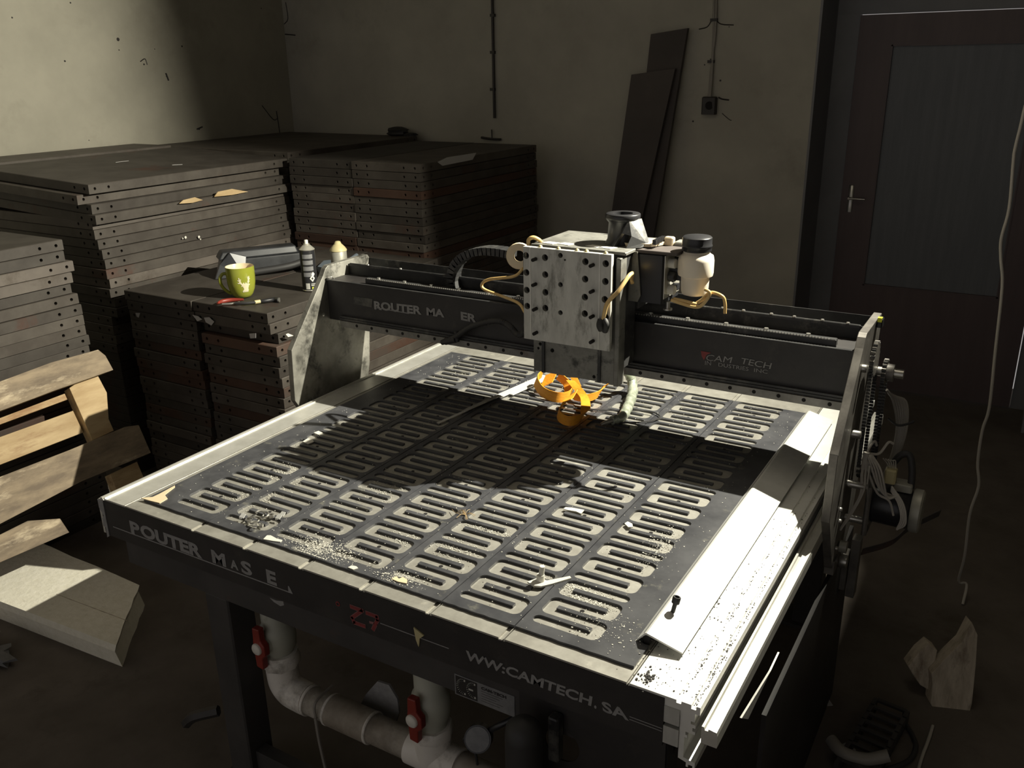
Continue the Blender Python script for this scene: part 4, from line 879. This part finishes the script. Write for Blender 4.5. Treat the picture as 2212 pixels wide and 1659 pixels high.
# loose nuts and clips at the front left
rr = random.Random(4)
nuts = [(524, 1121, 's'), (537, 1127, 'n'), (551, 1133, 'r'), (562, 1138, 'n'), (572, 1118, 'r'), (586, 1117, 'n'), (563, 1114, 'r'), (556, 1141, 'r'), (546, 1121, 'r'), (602, 1123, 's'), (610, 1117, 's')]
wheres = ['far left of the heap', 'beside the bright square clip', 'at the heap centre', 'nearest the front edge', 'behind the centre of the heap', 'right of the heap centre', 'farthest back in the heap', 'lowest front ring of the heap', 'between the two halves of the heap', 'at the right end of the heap', 'rightmost of the heap']
for i, (a, b, k) in enumerate(nuts):
    c = UZ(a, b, TP+.0005)
    if k == 'n':
        mb = MB(); n = 6; ro, ri, h = .0085, .0045, .007; R0 = [(ro*math.cos(j*math.pi/3+i), ro*math.sin(j*math.pi/3+i)) for j in range(6)]; R1 = [(ri*math.cos(j*math.pi/3+i), ri*math.sin(j*math.pi/3+i)) for j in range(6)]
        vv = [c+V((x, y, 0)) for x, y in R0]+[c+V((x, y, h)) for x, y in R0]+[c+V((x, y, h)) for x, y in R1]+[c+V((x, y, 0)) for x, y in R1]
        ff = []
        for g in range(4):
            for j in range(6): q = (j+1) % 6; ff.append((g*6+j, g*6+q, ((g+1) % 4)*6+q, ((g+1) % 4)*6+j))
        mb.add(vv, ff); part(mb, 'hex_nut', 'steel', None, 'shiny hex nut '+wheres[i], 'nut', 'loose hardware on the front left plate')
    elif k == 'r':
        P = [c+V((.010*math.cos(t_*.7+i), .010*math.sin(t_*.7+i), .003+.0012*t_)) for t_ in range(8)]
        part(MB().tube(P, .0022, 6, 3), 'spring_ring', 'steel', None, 'curled metal spring ring '+wheres[i], 'ring', 'loose hardware on the front left plate')
    else:
        part(MB().prism([c+V((-.006, -.005, .004)), c+V((.007, -.003, .004)), c+V((.006, .007, .010)), c+V((-.006, .006, .010))], (0, 0, .002)).box(c+V((-.006, -.005, 0)), c+V((-.003, .0, .005))), 'metal_clip', 'alu_bright', None, 'small bright bent clip '+wheres[i], 'clip', 'loose hardware on the front left plate')
# white broken bracket near the front right
bc = UZ(1163, 1262, TP)
wbk = thing('plaster_bracket', bc, 'white crumbly bracket with upright stub on the sixth slotted plate', 'bracket')
part(MB().cyl(bc+V((0, .01, .004)), bc+V((.003, .012, .038)), .0058, n=12).cyl(bc+V((0, .01, .0)), bc+V((0, .01, .018)), .0095, .0085, 10), 'upright_stub', 'scrap', wbk)
part(MB().prism([bc+V(v) for v in ((-.022, -.008, 0), (-.004, -.014, 0), (.012, -.009, 0), (.028, .012, 0), (.052, .050, 0), (.046, .055, 0), (.012, .016, 0), (-.012, .012, 0))], (0, 0, .004)), 'base_flange', 'scrap', wbk)
for i, (pts, lab) in enumerate(((((1217, 1100), (1222, 1097), (1235, 1098), (1262, 1103), (1255, 1111), (1244, 1106), (1225, 1103)), 'white torn chip on the sixth slotted plate, elongated one'),
    (((1349, 1132), (1356, 1128), (1366, 1133), (1367, 1140), (1357, 1140)), 'white round chip between the two rightmost plate columns'),
    (((569, 1166), (577, 1158), (585, 1158), (598, 1165), (610, 1168), (606, 1172), (590, 1170)), 'white smear of plaster at the front edge of the third plate'),
    (((846, 1252), (856, 1246), (862, 1252), (870, 1248), (880, 1254), (879, 1262), (860, 1258)), 'pale crumb patch at the front edge of the fifth plate'),
    (((305, 1077), (330, 1075), (345, 1068), (378, 1050), (378, 1053), (356, 1070), (362, 1078), (345, 1088), (325, 1083)), 'pale drip of glue on the front left plate corner'),
    (((752, 1227), (760, 1223), (770, 1225), (774, 1229), (764, 1232)), 'small round white spot at the front edge of the fourth plate'),
    (((654, 955), (665, 948), (675, 950), (678, 955), (666, 960)), 'pale lump on the left plate by the shadow edge, nearer one'),
    (((678, 936), (688, 932), (697, 936), (690, 941)), 'pale lump on the left plate by the shadow edge, farther one'))):
    part(MB().prism([UZ(*p, TP+.0002) for p in pts], (0, 0, .0022)), 'plaster_chip', 'scrap' if i not in (3, 4) else 'mugin', None, lab, 'chip')
# fine dust and shavings
dm = MB(); dr = random.Random(11)
def flake(c, s):
    a = dr.uniform(0, 6.28); n = dr.choice((3, 4, 4, 5))
    P = [c+V((s*dr.uniform(.5, 1.3)*math.cos(a+2*math.pi*i/n), s*dr.uniform(.5, 1.3)*math.sin(a+2*math.pi*i/n), 0)) for i in range(n)]
    dm.prism(P, (0, 0, s*dr.uniform(.3, .7)))
for i in range(1500):
    x = dr.uniform(-.22, 1.08); y = dr.uniform(.045, 1.4); flake(V((x, y, TP+.0002)), dr.uniform(.0005, .0016))
for (cx, cy, sx, sy, n, z) in ((.00, .22, .03, .05, 380, .0006), (-.03, .34, .03, .03, 240, .0006), (.34, .08, .05, .02, 420, TP), (.26, .40, .03, .03, 160, .0006), (.47, .21, .03, .012, 150, .0006), (.60, .23, .03, .02, 220, .0006), (.92, .22, .04, .008, 240, .0006), (.95, .19, .03, .008, 200, .0006), (1.0, .45, .02, .05, 120, TP), (.32, .06, .03, .02, 200, TP), (.56, .065, .03, .012, 160, TP), (.62, .34, .04, .01, 130, .0006), (1.03, .12, .04, .03, 80, TP)):
    for i in range(int(n*2.6)): flake(V((dr.gauss(cx, sx), max(.045, dr.gauss(cy, sy)), z+.0002)), dr.choice((.0004, .0006, .0008, .0012, .0018))*dr.uniform(.7, 1.2))
part(dm, 'white_shavings', 'scrap', None, 'scattered white plaster crumbs and shavings over the black slotted plates', 'shavings', kind='stuff')
dm = MB()
for i in range(650):
    y = abs(dr.gauss(0, .35))+.01; x = dr.choice((dr.gauss(1.215, .003), dr.gauss(1.242, .003), dr.gauss(1.242, .003), dr.gauss(1.16, .03)))
    if y < 1.3: flake(V((x, y, -.0075 if 1.2385 < x < 1.2455 else (-.0055 if 1.2115 < x < 1.2185 else .0003))), dr.uniform(.0005, .0017))
for i in range(60): flake(V((dr.gauss(1.168, .006), dr.gauss(.30, .03), .0004)), dr.uniform(.0008, .003))
for i in range(60): flake(V((dr.gauss(1.145, .008), dr.gauss(.03, .012), .0004)), dr.uniform(.0008, .003))
part(dm, 'dark_grit', 'socket', None, 'dark grit along the grooves of the bright right rail', 'grit', kind='stuff')
# straw on the fifth plate
sw = MB(); c = UZ(1005, 1112, TP+.002)
for i in range(16):
    a = dr.uniform(0, 6.28); sw.tube([c, c+V((.012*math.cos(a), .012*math.sin(a), .006)), c+V((.026*math.cos(a), .026*math.sin(a), .001))], .0006, 4, 3)
sw.tube([c, UZ(985, 1108, TP+.003), UZ(976, 1100, TP+.001)], .0008, 4, 3)
tag(part(sw, 'straw_tuft', 'wood'), 'tiny dry straw tuft between the fourth and fifth slotted plates', 'straw')

# ================================================================ THINGS ON THE MUG STACK
ZS = .1305
mp = UZ(525, 640, ZS)
mg = thing('coffee_mug', mp, 'olive green mug with a cream deer head print, on the low panel stack', 'mug')
R_ = .0590; HM = .130
prof = [(.001, .002), (.030, .0), (.036, .002), (.0445, .014), (.0525, .034), (.0575, .062), (R_, .090), (.0588, HM-.004), (.0578, HM), (.0560, HM-.002), (.0565, .085), (.054, .055), (.047, .028), (.033, .012), (.001, .010)]
mugo = part(MB().lathe(prof[:9], mp, n=48, cap=False), 'mug_body', 'mug', mg)
part(MB().lathe(prof[8:], mp, n=48, cap=False), 'mug_inside', 'mugin', mg, 'cream glazed inside')
rt_ = V((rt.x, rt.y, 0)).normalized(); tocam = V((CAM.x-mp.x, CAM.y-mp.y, 0)).normalized()
hd_ = (-rt_*1.0+tocam*.25).normalized()
hnd = [mp+hd_*.052+V((0, 0, .100)), mp+hd_*.070+V((0, 0, .101)), mp+hd_*.083+V((0, 0, .085)), mp+hd_*.083+V((0, 0, .062)), mp+hd_*.073+V((0, 0, .040)), mp+hd_*.056+V((0, 0, .022)), mp+hd_*.044+V((0, 0, .015))]
part(MB().tube(hnd, .0068, 12, 6), 'mug_handle', 'mug', mg)
deer = [(-.46, -1.0), (.38, -1.0), (.42, -.72), (.36, -.5), (.44, -.36), (.42, -.22), (.62, -.08), (.60, .02), (.40, .0), (.46, .22), (.68, .38), (.50, .36), (.56, .56), (.70, .66), (.60, .72), (.60, 1.0), (.50, 1.0), (.38, .78), (.40, .98), (.30, .94), (.34, .52), (.26, .30), (.30, .12), (.18, .06), (.12, .22), (-.02, .24), (-.06, .06), (-.16, .14), (-.20, .28), (-.30, .24), (-.36, .10), (-.52, .26), (-.60, .56), (-.50, .62), (-.62, .74), (-.70, .60), (-.72, .86), (-.82, .92), (-.86, .80), (-.80, .58), (-.98, .62), (-1.0, .52), (-.78, .42), (-.84, .28), (-1.04, .26), (-.98, .16), (-.72, .14), (-.56, .0), (-.50, -.12), (-.60, -.16), (-.56, -.26), (-.40, -.22), (-.34, -.36), (-.26, -.56), (-.34, -.72), (-.48, -.84)]
def prof_r(h):
    for (r0, h0), (r1, h1) in zip(prof[1:8], prof[2:9]):
        if h0 <= h <= h1: return r0+(r1-r0)*(h-h0)/(h1-h0)
    return R_
dmb = shape2d([[(x*.0290, y*.0335) for x, y in deer]], [], 0, .0004)
bmx = bmesh.new(); mm = dmb.mesh('tmp'); bmx.from_mesh(mm); bmesh.ops.triangulate(bmx, faces=bmx.faces)
for _ in range(3):
    es = [e for e in bmx.edges if e.calc_length() > .005]
    if es: bmesh.ops.subdivide_edges(bmx, edges=es, cuts=1); bmesh.ops.triangulate(bmx, faces=bmx.faces)
fa = math.atan2(tocam.y, tocam.x)+.28
dd = MB(); vv = []
for v in bmx.verts:
    h = .062+v.co.y; r = prof_r(h)+.0006+max(0, v.co.z); a = fa+v.co.x/.054
    vv.append(mp+V((r*math.cos(a), r*math.sin(a), h)))
bmx.verts.index_update(); dd.add(vv, [tuple(x.index for x in f.verts) for f in bmx.faces]); bmx.free(); bpy.data.meshes.remove(mm)
part(dd, 'deer_print', 'cream', mugo, 'cream deer head silhouette')
# pens and blade in front of the mug
def pz(x, y, h=.008): return UZ(x, y, ZS+h)
kn = thing('craft_knife', pz(560, 652), 'black and yellow screwdriver lying in front of the green mug', 'screwdriver')
part(MB().tube([pz(508, 655), pz(530, 655), pz(552, 653)], .0062, 10, 3), 'grey_shaft', 'rubber', kn)
part(MB().tube([pz(550, 653), pz(556, 652), pz(562, 651)], .0078, 12, 2), 'yellow_collar', 'canyellow', kn, 'yellow collar')
part(MB().tube([pz(562, 651), pz(572, 650), pz(592, 647), pz(602, 648)], .0095, 12, 4, rf=lambda t: .75+.35*t), 'handle', 'blackplastic', kn)
part(MB().tube([pz(601, 648), pz(604, 648)], .0098, 12, 1), 'end_ring', 'steel', kn)
rp_ = thing('red_pliers', pz(497, 650), 'red-handled tool lying in front of the green mug', 'tool')
part(MB().tube([pz(470, 655), pz(480, 651), pz(500, 648), pz(526, 647)], .0075, 10, 4, rf=lambda t: .6+.6*math.sin(math.pi*t)), 'red_grip', 'valvered', rp_, 'bright red grip')
part(MB().tube([pz(480, 657, .006), pz(500, 656, .006), pz(518, 653, .006)], .0045, 10, 3), 'steel_tip', 'steel', rp_)
# spray cans
c1 = UZ(671, 626, ZS); K = .0325
sc1 = thing('spray_can', c1, 'tall black aerosol can with silver top and hazard diamond, on the low stack', 'spray can')
part(MB().lathe([(K-.002, 0), (K+.001, .003), (K, .006)], c1, n=32), 'can_rim', 'tin', sc1)
cb = part(MB().lathe([(K, .006), (K, .176)], c1, n=32), 'can_body', 'blackplastic', sc1)
part(MB().lathe([(K, .176), (K+.001, .179), (.026, .186), (.016, .196), (.013, .197), (.013, .202), (.001, .202)], c1, n=32, cap=False), 'can_dome', 'tin', sc1)
part(MB().lathe([(.008, 0), (.008, .014), (.006, .016), (.001, .016)], c1+V((0, 0, .202)), n=16), 'nozzle', 'scrap', sc1, 'white spray nozzle')
ca = math.atan2(CAM.y-c1.y, CAM.x-c1.x)
def canpatch(c, r, a0, a1, h0, h1, m, parent, n=6, label=None, name='can_label'):
    vv = []; e = .0005
    for i in range(n+1):
        a = a0+(a1-a0)*i/n; vv += [c+V(((r+e)*math.cos(a), (r+e)*math.sin(a), h0)), c+V(((r+e)*math.cos(a), (r+e)*math.sin(a), h1))]
    return part(MB().add(vv, [(2*i, 2*i+2, 2*i+3, 2*i+1) for i in range(n)], True), name, m, parent, label)
for j in range(4): canpatch(c1, K, ca-.75, ca+.65, .160-j*.026-.018, .160-j*.026, 'lab', cb)
canpatch(c1, K, ca-.55, ca-.02, .010, .036, 'labw', cb)
canpatch(c1, K, ca+.25, ca+1.0, .009, .019, 'yel', cb, label='yellow-green print at the can foot')
canpatch(c1, K, ca+.15, ca+.75, .024, .028, 'labw', cb); canpatch(c1, K, ca+.15, ca+.75, .031, .034, 'labw', cb)
def diam(c, r, a, h, s, m, parent, e=.0008):
    P = [(a-s/r, h), (a, h-s*1.3), (a+s/r, h), (a, h+s*1.3)]; cc_ = c+V(((r+e)*math.cos(a), (r+e)*math.sin(a), h))
    return part(MB().add([c+V(((r+e)*math.cos(q), (r+e)*math.sin(q), z)) for q, z in P]+[cc_], [(0, 1, 4), (1, 2, 4), (2, 3, 4), (3, 0, 4)]), 'hazard_diamond', m, parent)
diam(c1, K, ca+.38, .056, .0115, 'scrap', cb); diam(c1, K, ca+.38, .056, .0045, 'black', cb, .0012); diam(c1, K, ca+.52, .074, .008, 'scrap', cb)
c2 = UZ(726, 600, ZS)+V((0, .03, 0)); K2 = .037
sc2 = thing('spray_can', c2, 'grey can with pale yellow conical cap behind the gantry corner', 'spray can')
part(MB().lathe([(K2-.002, 0), (K2, .003), (K2, .118), (K2-.002, .121)], c2, n=32), 'can_body', 'cangrey', sc2)
part(MB().lathe([(K2+.002, 0), (K2+.002, .004), (K2-.006, .016), (.020, .028), (.017, .030), (.013, .040), (.009, .043), (.001, .044)], c2+V((0, 0, .1205)), n=28), 'can_cap', 'canyellow', sc2, 'pale yellow conical cap')
tag(part(MB().tube([UZ(697, 588, ZS+.012), UZ(735, 576, ZS+.016), UZ(770, 552, ZS+.018)], .012, 8, 4).prism([UZ(*p, ZS+.003) for p in ((684, 583), (700, 568), (718, 566), (720, 590), (696, 598))], (0, 0, .012)), 'rolled_cloth', 'bluecloth'), 'blue-grey rolled plastic sheet behind the two cans', 'cloth')
# black tool bundle wrapped in plastic, behind the mug
tbg = thing('tool_case', UZ(560, 590, ZS), 'black plastic-wrapped tool case lying behind the green mug', 'tool case')
A = UZ(462, 612, ZS); B = UZ(655, 590, ZS); Cc = UZ(500, 560, ZS)
dx = (B-A).normalized(); dy = V((-dx.y, dx.x, 0))
def bb(o, l, w0, h, mb, sl=0):
    P = [o, o+dx*l, o+dx*l+dy*w0, o+dy*w0]; Q = [o+dx*.02+dy*.01, o+dx*(l-.01)+dy*.01, o+dx*(l-.01)+dy*(w0-.01), o+dx*.02+dy*(w0-.01)]
    return mb.add(P+[q+V((0, 0, h)) for q in Q], [(3, 2, 1, 0), (4, 5, 6, 7)]+[(i, (i+1) % 4, 4+(i+1) % 4, 4+i) for i in range(4)])
o_ = A+dy*.10+dx*.05
part(bb(o_, .42, .15, .075, MB()), 'case_body', 'plasticbag', tbg, bev=.006)
part(bb(o_+dy*.02+V((0, 0, .0755)), .37, .10, .035, MB()), 'case_lid', 'plasticbag', tbg, bev=.006)
part(MB().prism([o_-dx*.03-dy*.02, o_+dx*.10-dy*.03, o_+dx*.12+V((0, 0, .085)), o_+dx*.05+V((0, 0, .11)), o_+V((0, 0, .06))], dy*.02), 'wrapping_fold', 'plasticbag', tbg, 'glossy plastic fold')
part(MB().tube([o_+dx*.14-dy*.04+V((0, 0, .018)), o_+dx*.30-dy*.05+V((0, 0, .03)), o_+dx*.40-dy*.02+V((0, 0, .045))], .016, 10, 5), 'tool_grip', 'rubber', tbg)
q = o_+dx*.385-dy*.030+V((0, 0, .046)); part(MB().cyl(q, q+dx*.008, .019, n=16), 'yellow_band', 'yel', tbg, 'yellow-green band')
q = q+dx*.014; part(MB().cyl(q, q+dx*.006, .016, n=16), 'red_band', 'redframe', tbg)
# third stack-top item: dark flat batten behind the cans
bt = MB().prism([UZ(*p, ZS+.002) for p in ((735, 548), (835, 548), (838, 556), (740, 558))], (0, 0, .012))

# ================================================================ PALLET AT THE LEFT
pn = V((1, 0, .52)).normalized(); pp0 = V((-1.53, .5, 0))
PL = thing('wooden_pallet', UP(120, 1000, pp0, pn)*V((1, 1, 0)).to_track_quat('Z', 'Y').to_matrix() if 0 else V((-1.2, .45, Z0)), 'worn wooden pallet leaning against the left foreground panel stack', 'pallet')
def pboard(pts, m, name, d0=0, th=.022, label=None):
    P = [UP(a, b, pp0+pn*d0, pn) for a, b in pts]
    return part(MB().prism(P, -pn*th), name, m, PL, label, bev=.0015)
pboard([(-60, 842), (0, 824), (110, 783), (212, 755), (228, 768), (245, 799), (120, 843), (0, 888), (-60, 910)], 'wood_d', 'deck_board', 0, .024, 'grey weathered top board')
pboard([(-60, 935), (0, 903), (140, 850), (146, 863), (0, 917), (-60, 945)], 'wood', 'slat', -.055, .018)
pboard([(-60, 1000), (0, 944), (158, 887), (180, 934), (0, 1004), (-60, 1030)], 'wood', 'slat', -.05, .018, 'pale slat with brown stains')
pboard([(150, 838), (168, 826), (212, 812), (231, 848), (235, 905), (246, 930), (200, 951)], 'wood', 'block', -.026, .045)
pboard([(-60, 1042), (0, 1030), (150, 972), (270, 922), (300, 918), (326, 978), (180, 1038), (0, 1132), (-60, 1160)], 'wood_d', 'deck_board', 0, .024, 'grey weathered lower board')
pboard([(238, 1024), (296, 997), (310, 1030), (325, 1060), (262, 1085)], 'wood', 'block', -.026, .045)
pboard([(-60, 1185), (60, 1125), (130, 1120), (150, 1150), (0, 1215)], 'wood_d', 'deck_board', -.03, .02)
# skid down to the floor so the pallet stands

# ================================================================ FOAM SLAB AND FLOOR THINGS
ZF = -.715
fpz = lambda x, y: UZ(x, y, ZF)
e1, e2, e3, e4 = fpz(0, 1135), fpz(303, 1263), fpz(251, 1394), fpz(0, 1299)
ex1 = e1+(e1-e2)*.5; ex4 = e4+(e4-e3)*.6
top = [ex1]+[e1.lerp(e2, t_) for t_ in (0, .2, .4, .55, .7, .85, 1)]
top = [ex1]+[p+V((0, random.uniform(-.004, .004), 0)) for p in top[1:]]
side_ = [e2.lerp(e3, t_)+V((random.uniform(-.006, .006), 0, 0)) for t_ in (.12, .25, .4, .55, .7, .85)]
top += side_+[fpz(254, 1386), e3, e3.lerp(e4, .5), e4, ex4]
fs_ = thing('foam_slab', (e3.x, e3.y, Z0), 'large off-white foam slab lying on the floor at the lower left', 'foam slab')
mbf = MB(); n = len(top); low = [V((p.x+.004, p.y+.004, Z0)) for p in top]; low2 = [V((p.x-.004, p.y-.006, ZF-.022)) for p in top]
nr = sum(((top[i].x*top[(i+1) % n].y-top[(i+1) % n].x*top[i].y) for i in range(n)))
fl_ = [tuple(range(n)) if nr > 0 else tuple(range(n-1, -1, -1))]
for a0 in (0, n):
    for i in range(n):
        j = (i+1) % n; f = (a0+i, a0+n+i, a0+n+j, a0+j) if nr > 0 else (a0+j, a0+n+j, a0+n+i, a0+i); fl_.append(f)
mbf.add(top+low2+low, fl_)
part(mbf, 'slab_body', 'foam', fs_)
g1, g2 = fpz(121, 1284), fpz(275, 1342)
part(MB().prism([g1, g2, g2+V((0, .0025, 0)), g1+V((0, .0025, 0))], (0, 0, .0008)), 'crease', 'foam_d', fs_)
lump(UZ(8, 1445, Z0)-V((.1, 0, 0)), .10, .07, .022, 'plastic_wrap', 'lab', 'crumpled shiny plastic wrap on the floor at the left picture edge', 'plastic wrap', 9, 18, 8, .5)
# broken foam at the right
bf = thing('broken_foam_block', UZ(2040, 1560, Z0), 'jagged broken foam piece standing on its edge at the lower right, larger one', 'foam piece')
yb2 = 1.42
BF = [UP(*p, V((1.62, 1.30, Z0)), V((.35, -1, .25))) for p in ((2012, 1455), (2050, 1415), (2078, 1388), (2100, 1345), (2112, 1372), (2108, 1440), (2100, 1520), (2090, 1560), (2082, 1598), (2050, 1565), (2025, 1548), (2010, 1520), (2014, 1480))]
part(MB().prism(BF, V((-.02, .05, -.01))), 'foam_body', 'foam_d', bf, bev=.002)
BF2 = [UP(*p, V((1.60, 1.33, Z0)), V((.35, -1, .25))) for p in ((1962, 1440), (1985, 1410), (2007, 1391), (2025, 1405), (2018, 1440), (2008, 1492), (1988, 1480), (1975, 1462))]
tag(part(MB().prism(BF2, V((-.02, .05, -.01))), 'broken_foam_block', 'foam_d', bev=.002), 'jagged broken foam fragment leaning beside the larger piece, smaller left one', 'foam piece')
# white hanging cable
tag(part(MB().tube([(1.50, 1.9, 2.3)]+[UY(*p, yy) for p, yy in (((2240, 90), 1.9), ((2212, 240), 1.9), ((2193, 320), 1.9), ((2189, 350), 1.9), ((2180, 450), 1.9), ((2163, 515), 1.9), ((2162, 560), 1.9), ((2165, 620), 1.9), ((2150, 760), 1.9), ((2137, 880), 1.9), ((2122, 930), 1.9), ((2112, 1000), 1.9), ((2114, 1050), 1.9), ((2095, 1110), 1.9), ((2084, 1200), 1.92), ((2071, 1255), 1.95))]+[(1.60, 1.95, -.74), (1.60, 1.90, Z0+.006)], .0048, 8, 5), 'hanging_cable', 'cablewhite'), 'white cable hanging in front of the dark door at the right', 'cable')
tag(part(MB().tube([UZ(2015, 1568, Z0+.006), UZ(2005, 1600, Z0+.006), UZ(1990, 1640, Z0+.006), UZ(1975, 1700, Z0+.006)], .0048, 8, 5), 'floor_cable', 'cablewhite'), 'white cable end lying on the floor below the broken foam', 'cable')
# bits at the lower right
sp1 = [UX(*p, 1.36) for p in ((1661, 1448), (1680, 1408), (1612, 1552), (1598, 1550))]
part(MB().prism(sp1, (.003, 0, 0)), 'steel_strip', 'head', TB, 'pale steel strip')
part(MB().box((1.29, .30, Z0), (1.30, 1.2, -.22)), 'side_skirt', 'black', TB)
part(MB().box((1.30, .33, -.52), (1.3595, .36, -.50)), 'strip_bracket', 'black', TB)
ch = thing('floor_cable_chain', UZ(1890, 1600, Z0), 'dark drag chain with open ladder links lying on the floor at the lower right', 'cable chain')
c0 = UZ(1925, 1530, Z0+.03); c1_ = UZ(1850, 1660, Z0+.03); dd_ = (c1_-c0); nn_ = V((-dd_.y, dd_.x, 0)).normalized()
if nn_.x < 0: nn_ = -nn_
for i in range(9):
    a = c0+dd_*(i/8.0); b = a+dd_*.105
    lk = MB()
    for s in (-1, 1):
        p = a+nn_*(.045*s); q2 = b+nn_*(.045*s); e = nn_*.006
        lk.prism([p-e-V((0, 0, .03)), p+e-V((0, 0, .03)), q2+e-V((0, 0, .03)), q2-e-V((0, 0, .03))], (0, 0, .045))
    p = a+nn_*(-.04); q2 = a+nn_*.04; e = dd_.normalized()*.006
    lk.prism([p-e+V((0, 0, .006)), q2-e+V((0, 0, .006)), q2+e+V((0, 0, .006)), p+e+V((0, 0, .006))], (0, 0, .008))
    part(lk, 'chain_link', 'frame', ch)
tag(part(MB().tube([UZ(1795, 1598, Z0+.05), UZ(1820, 1625, Z0+.05), UZ(1870, 1640, Z0+.05), UZ(1920, 1632, Z0+.07)], .017, 12, 6), 'grey_hose', 'cable'), 'thick grey hose curving over the floor cable chain', 'hose')
tag(part(MB().tube([UZ(1955, 1535, Z0+.01), UZ(1955, 1560, Z0+.01), UZ(1972, 1590, Z0+.01), UZ(1978, 1615, Z0+.01), UZ(1960, 1645, Z0+.01), UZ(1900, 1668, Z0+.01)], .007, 8, 6), 'black_floor_cable', 'rubber'), 'black cable curving on the floor right of the drag chain', 'cable')
for i, (a, b, s) in enumerate(((1708, 1540, 1.3), (1758, 1562, .9), (1742, 1598, .6), (1692, 1607, 1.0), (1720, 1612, .9), (1676, 1640, .8), (1828, 1618, 1.4), (1790, 1520, .7))):  # pale flat quads scattered on the dark floor
    p = UZ(a, b, Z0+.001); r = random.Random(i)
    lab = ['farthest back beside the table', 'middle one beside the table', 'thin one beside the table', 'nearer left one beside the table', 'nearer right one beside the table', 'nearest left one at the picture bottom', 'largest one under the grey hose', 'small glinting one right of the others'][i]
    P = [p+V((.018*s*math.cos(k*1.57+r.uniform(-.3, .3)), .022*s*math.sin(k*1.57+r.uniform(-.3, .3)), 0)) for k in range(4)]
    part(MB().prism(P, (0, 0, .003)), 'pale_piece', 'bark', None, 'pale scrap on the dark floor, '+lab, 'scrap', 'scraps on the floor at the lower right')
# sagging cloth strip beneath the motor
part(MB().ribbon([(UY(1862, 1192, 1.15), V((.2, 0, 1))), (UY(1925, 1172, 1.2), V((.2, 0, 1))), (UY(1965, 1140, 1.25), V((.2, 0, 1))), (UY(2030, 1108, 1.35), V((.2, 0, 1)))], .022), 'sagging_strap', 'frame', GN)
for o in bpy.data.objects:
    if 'org' in o: del o['org']
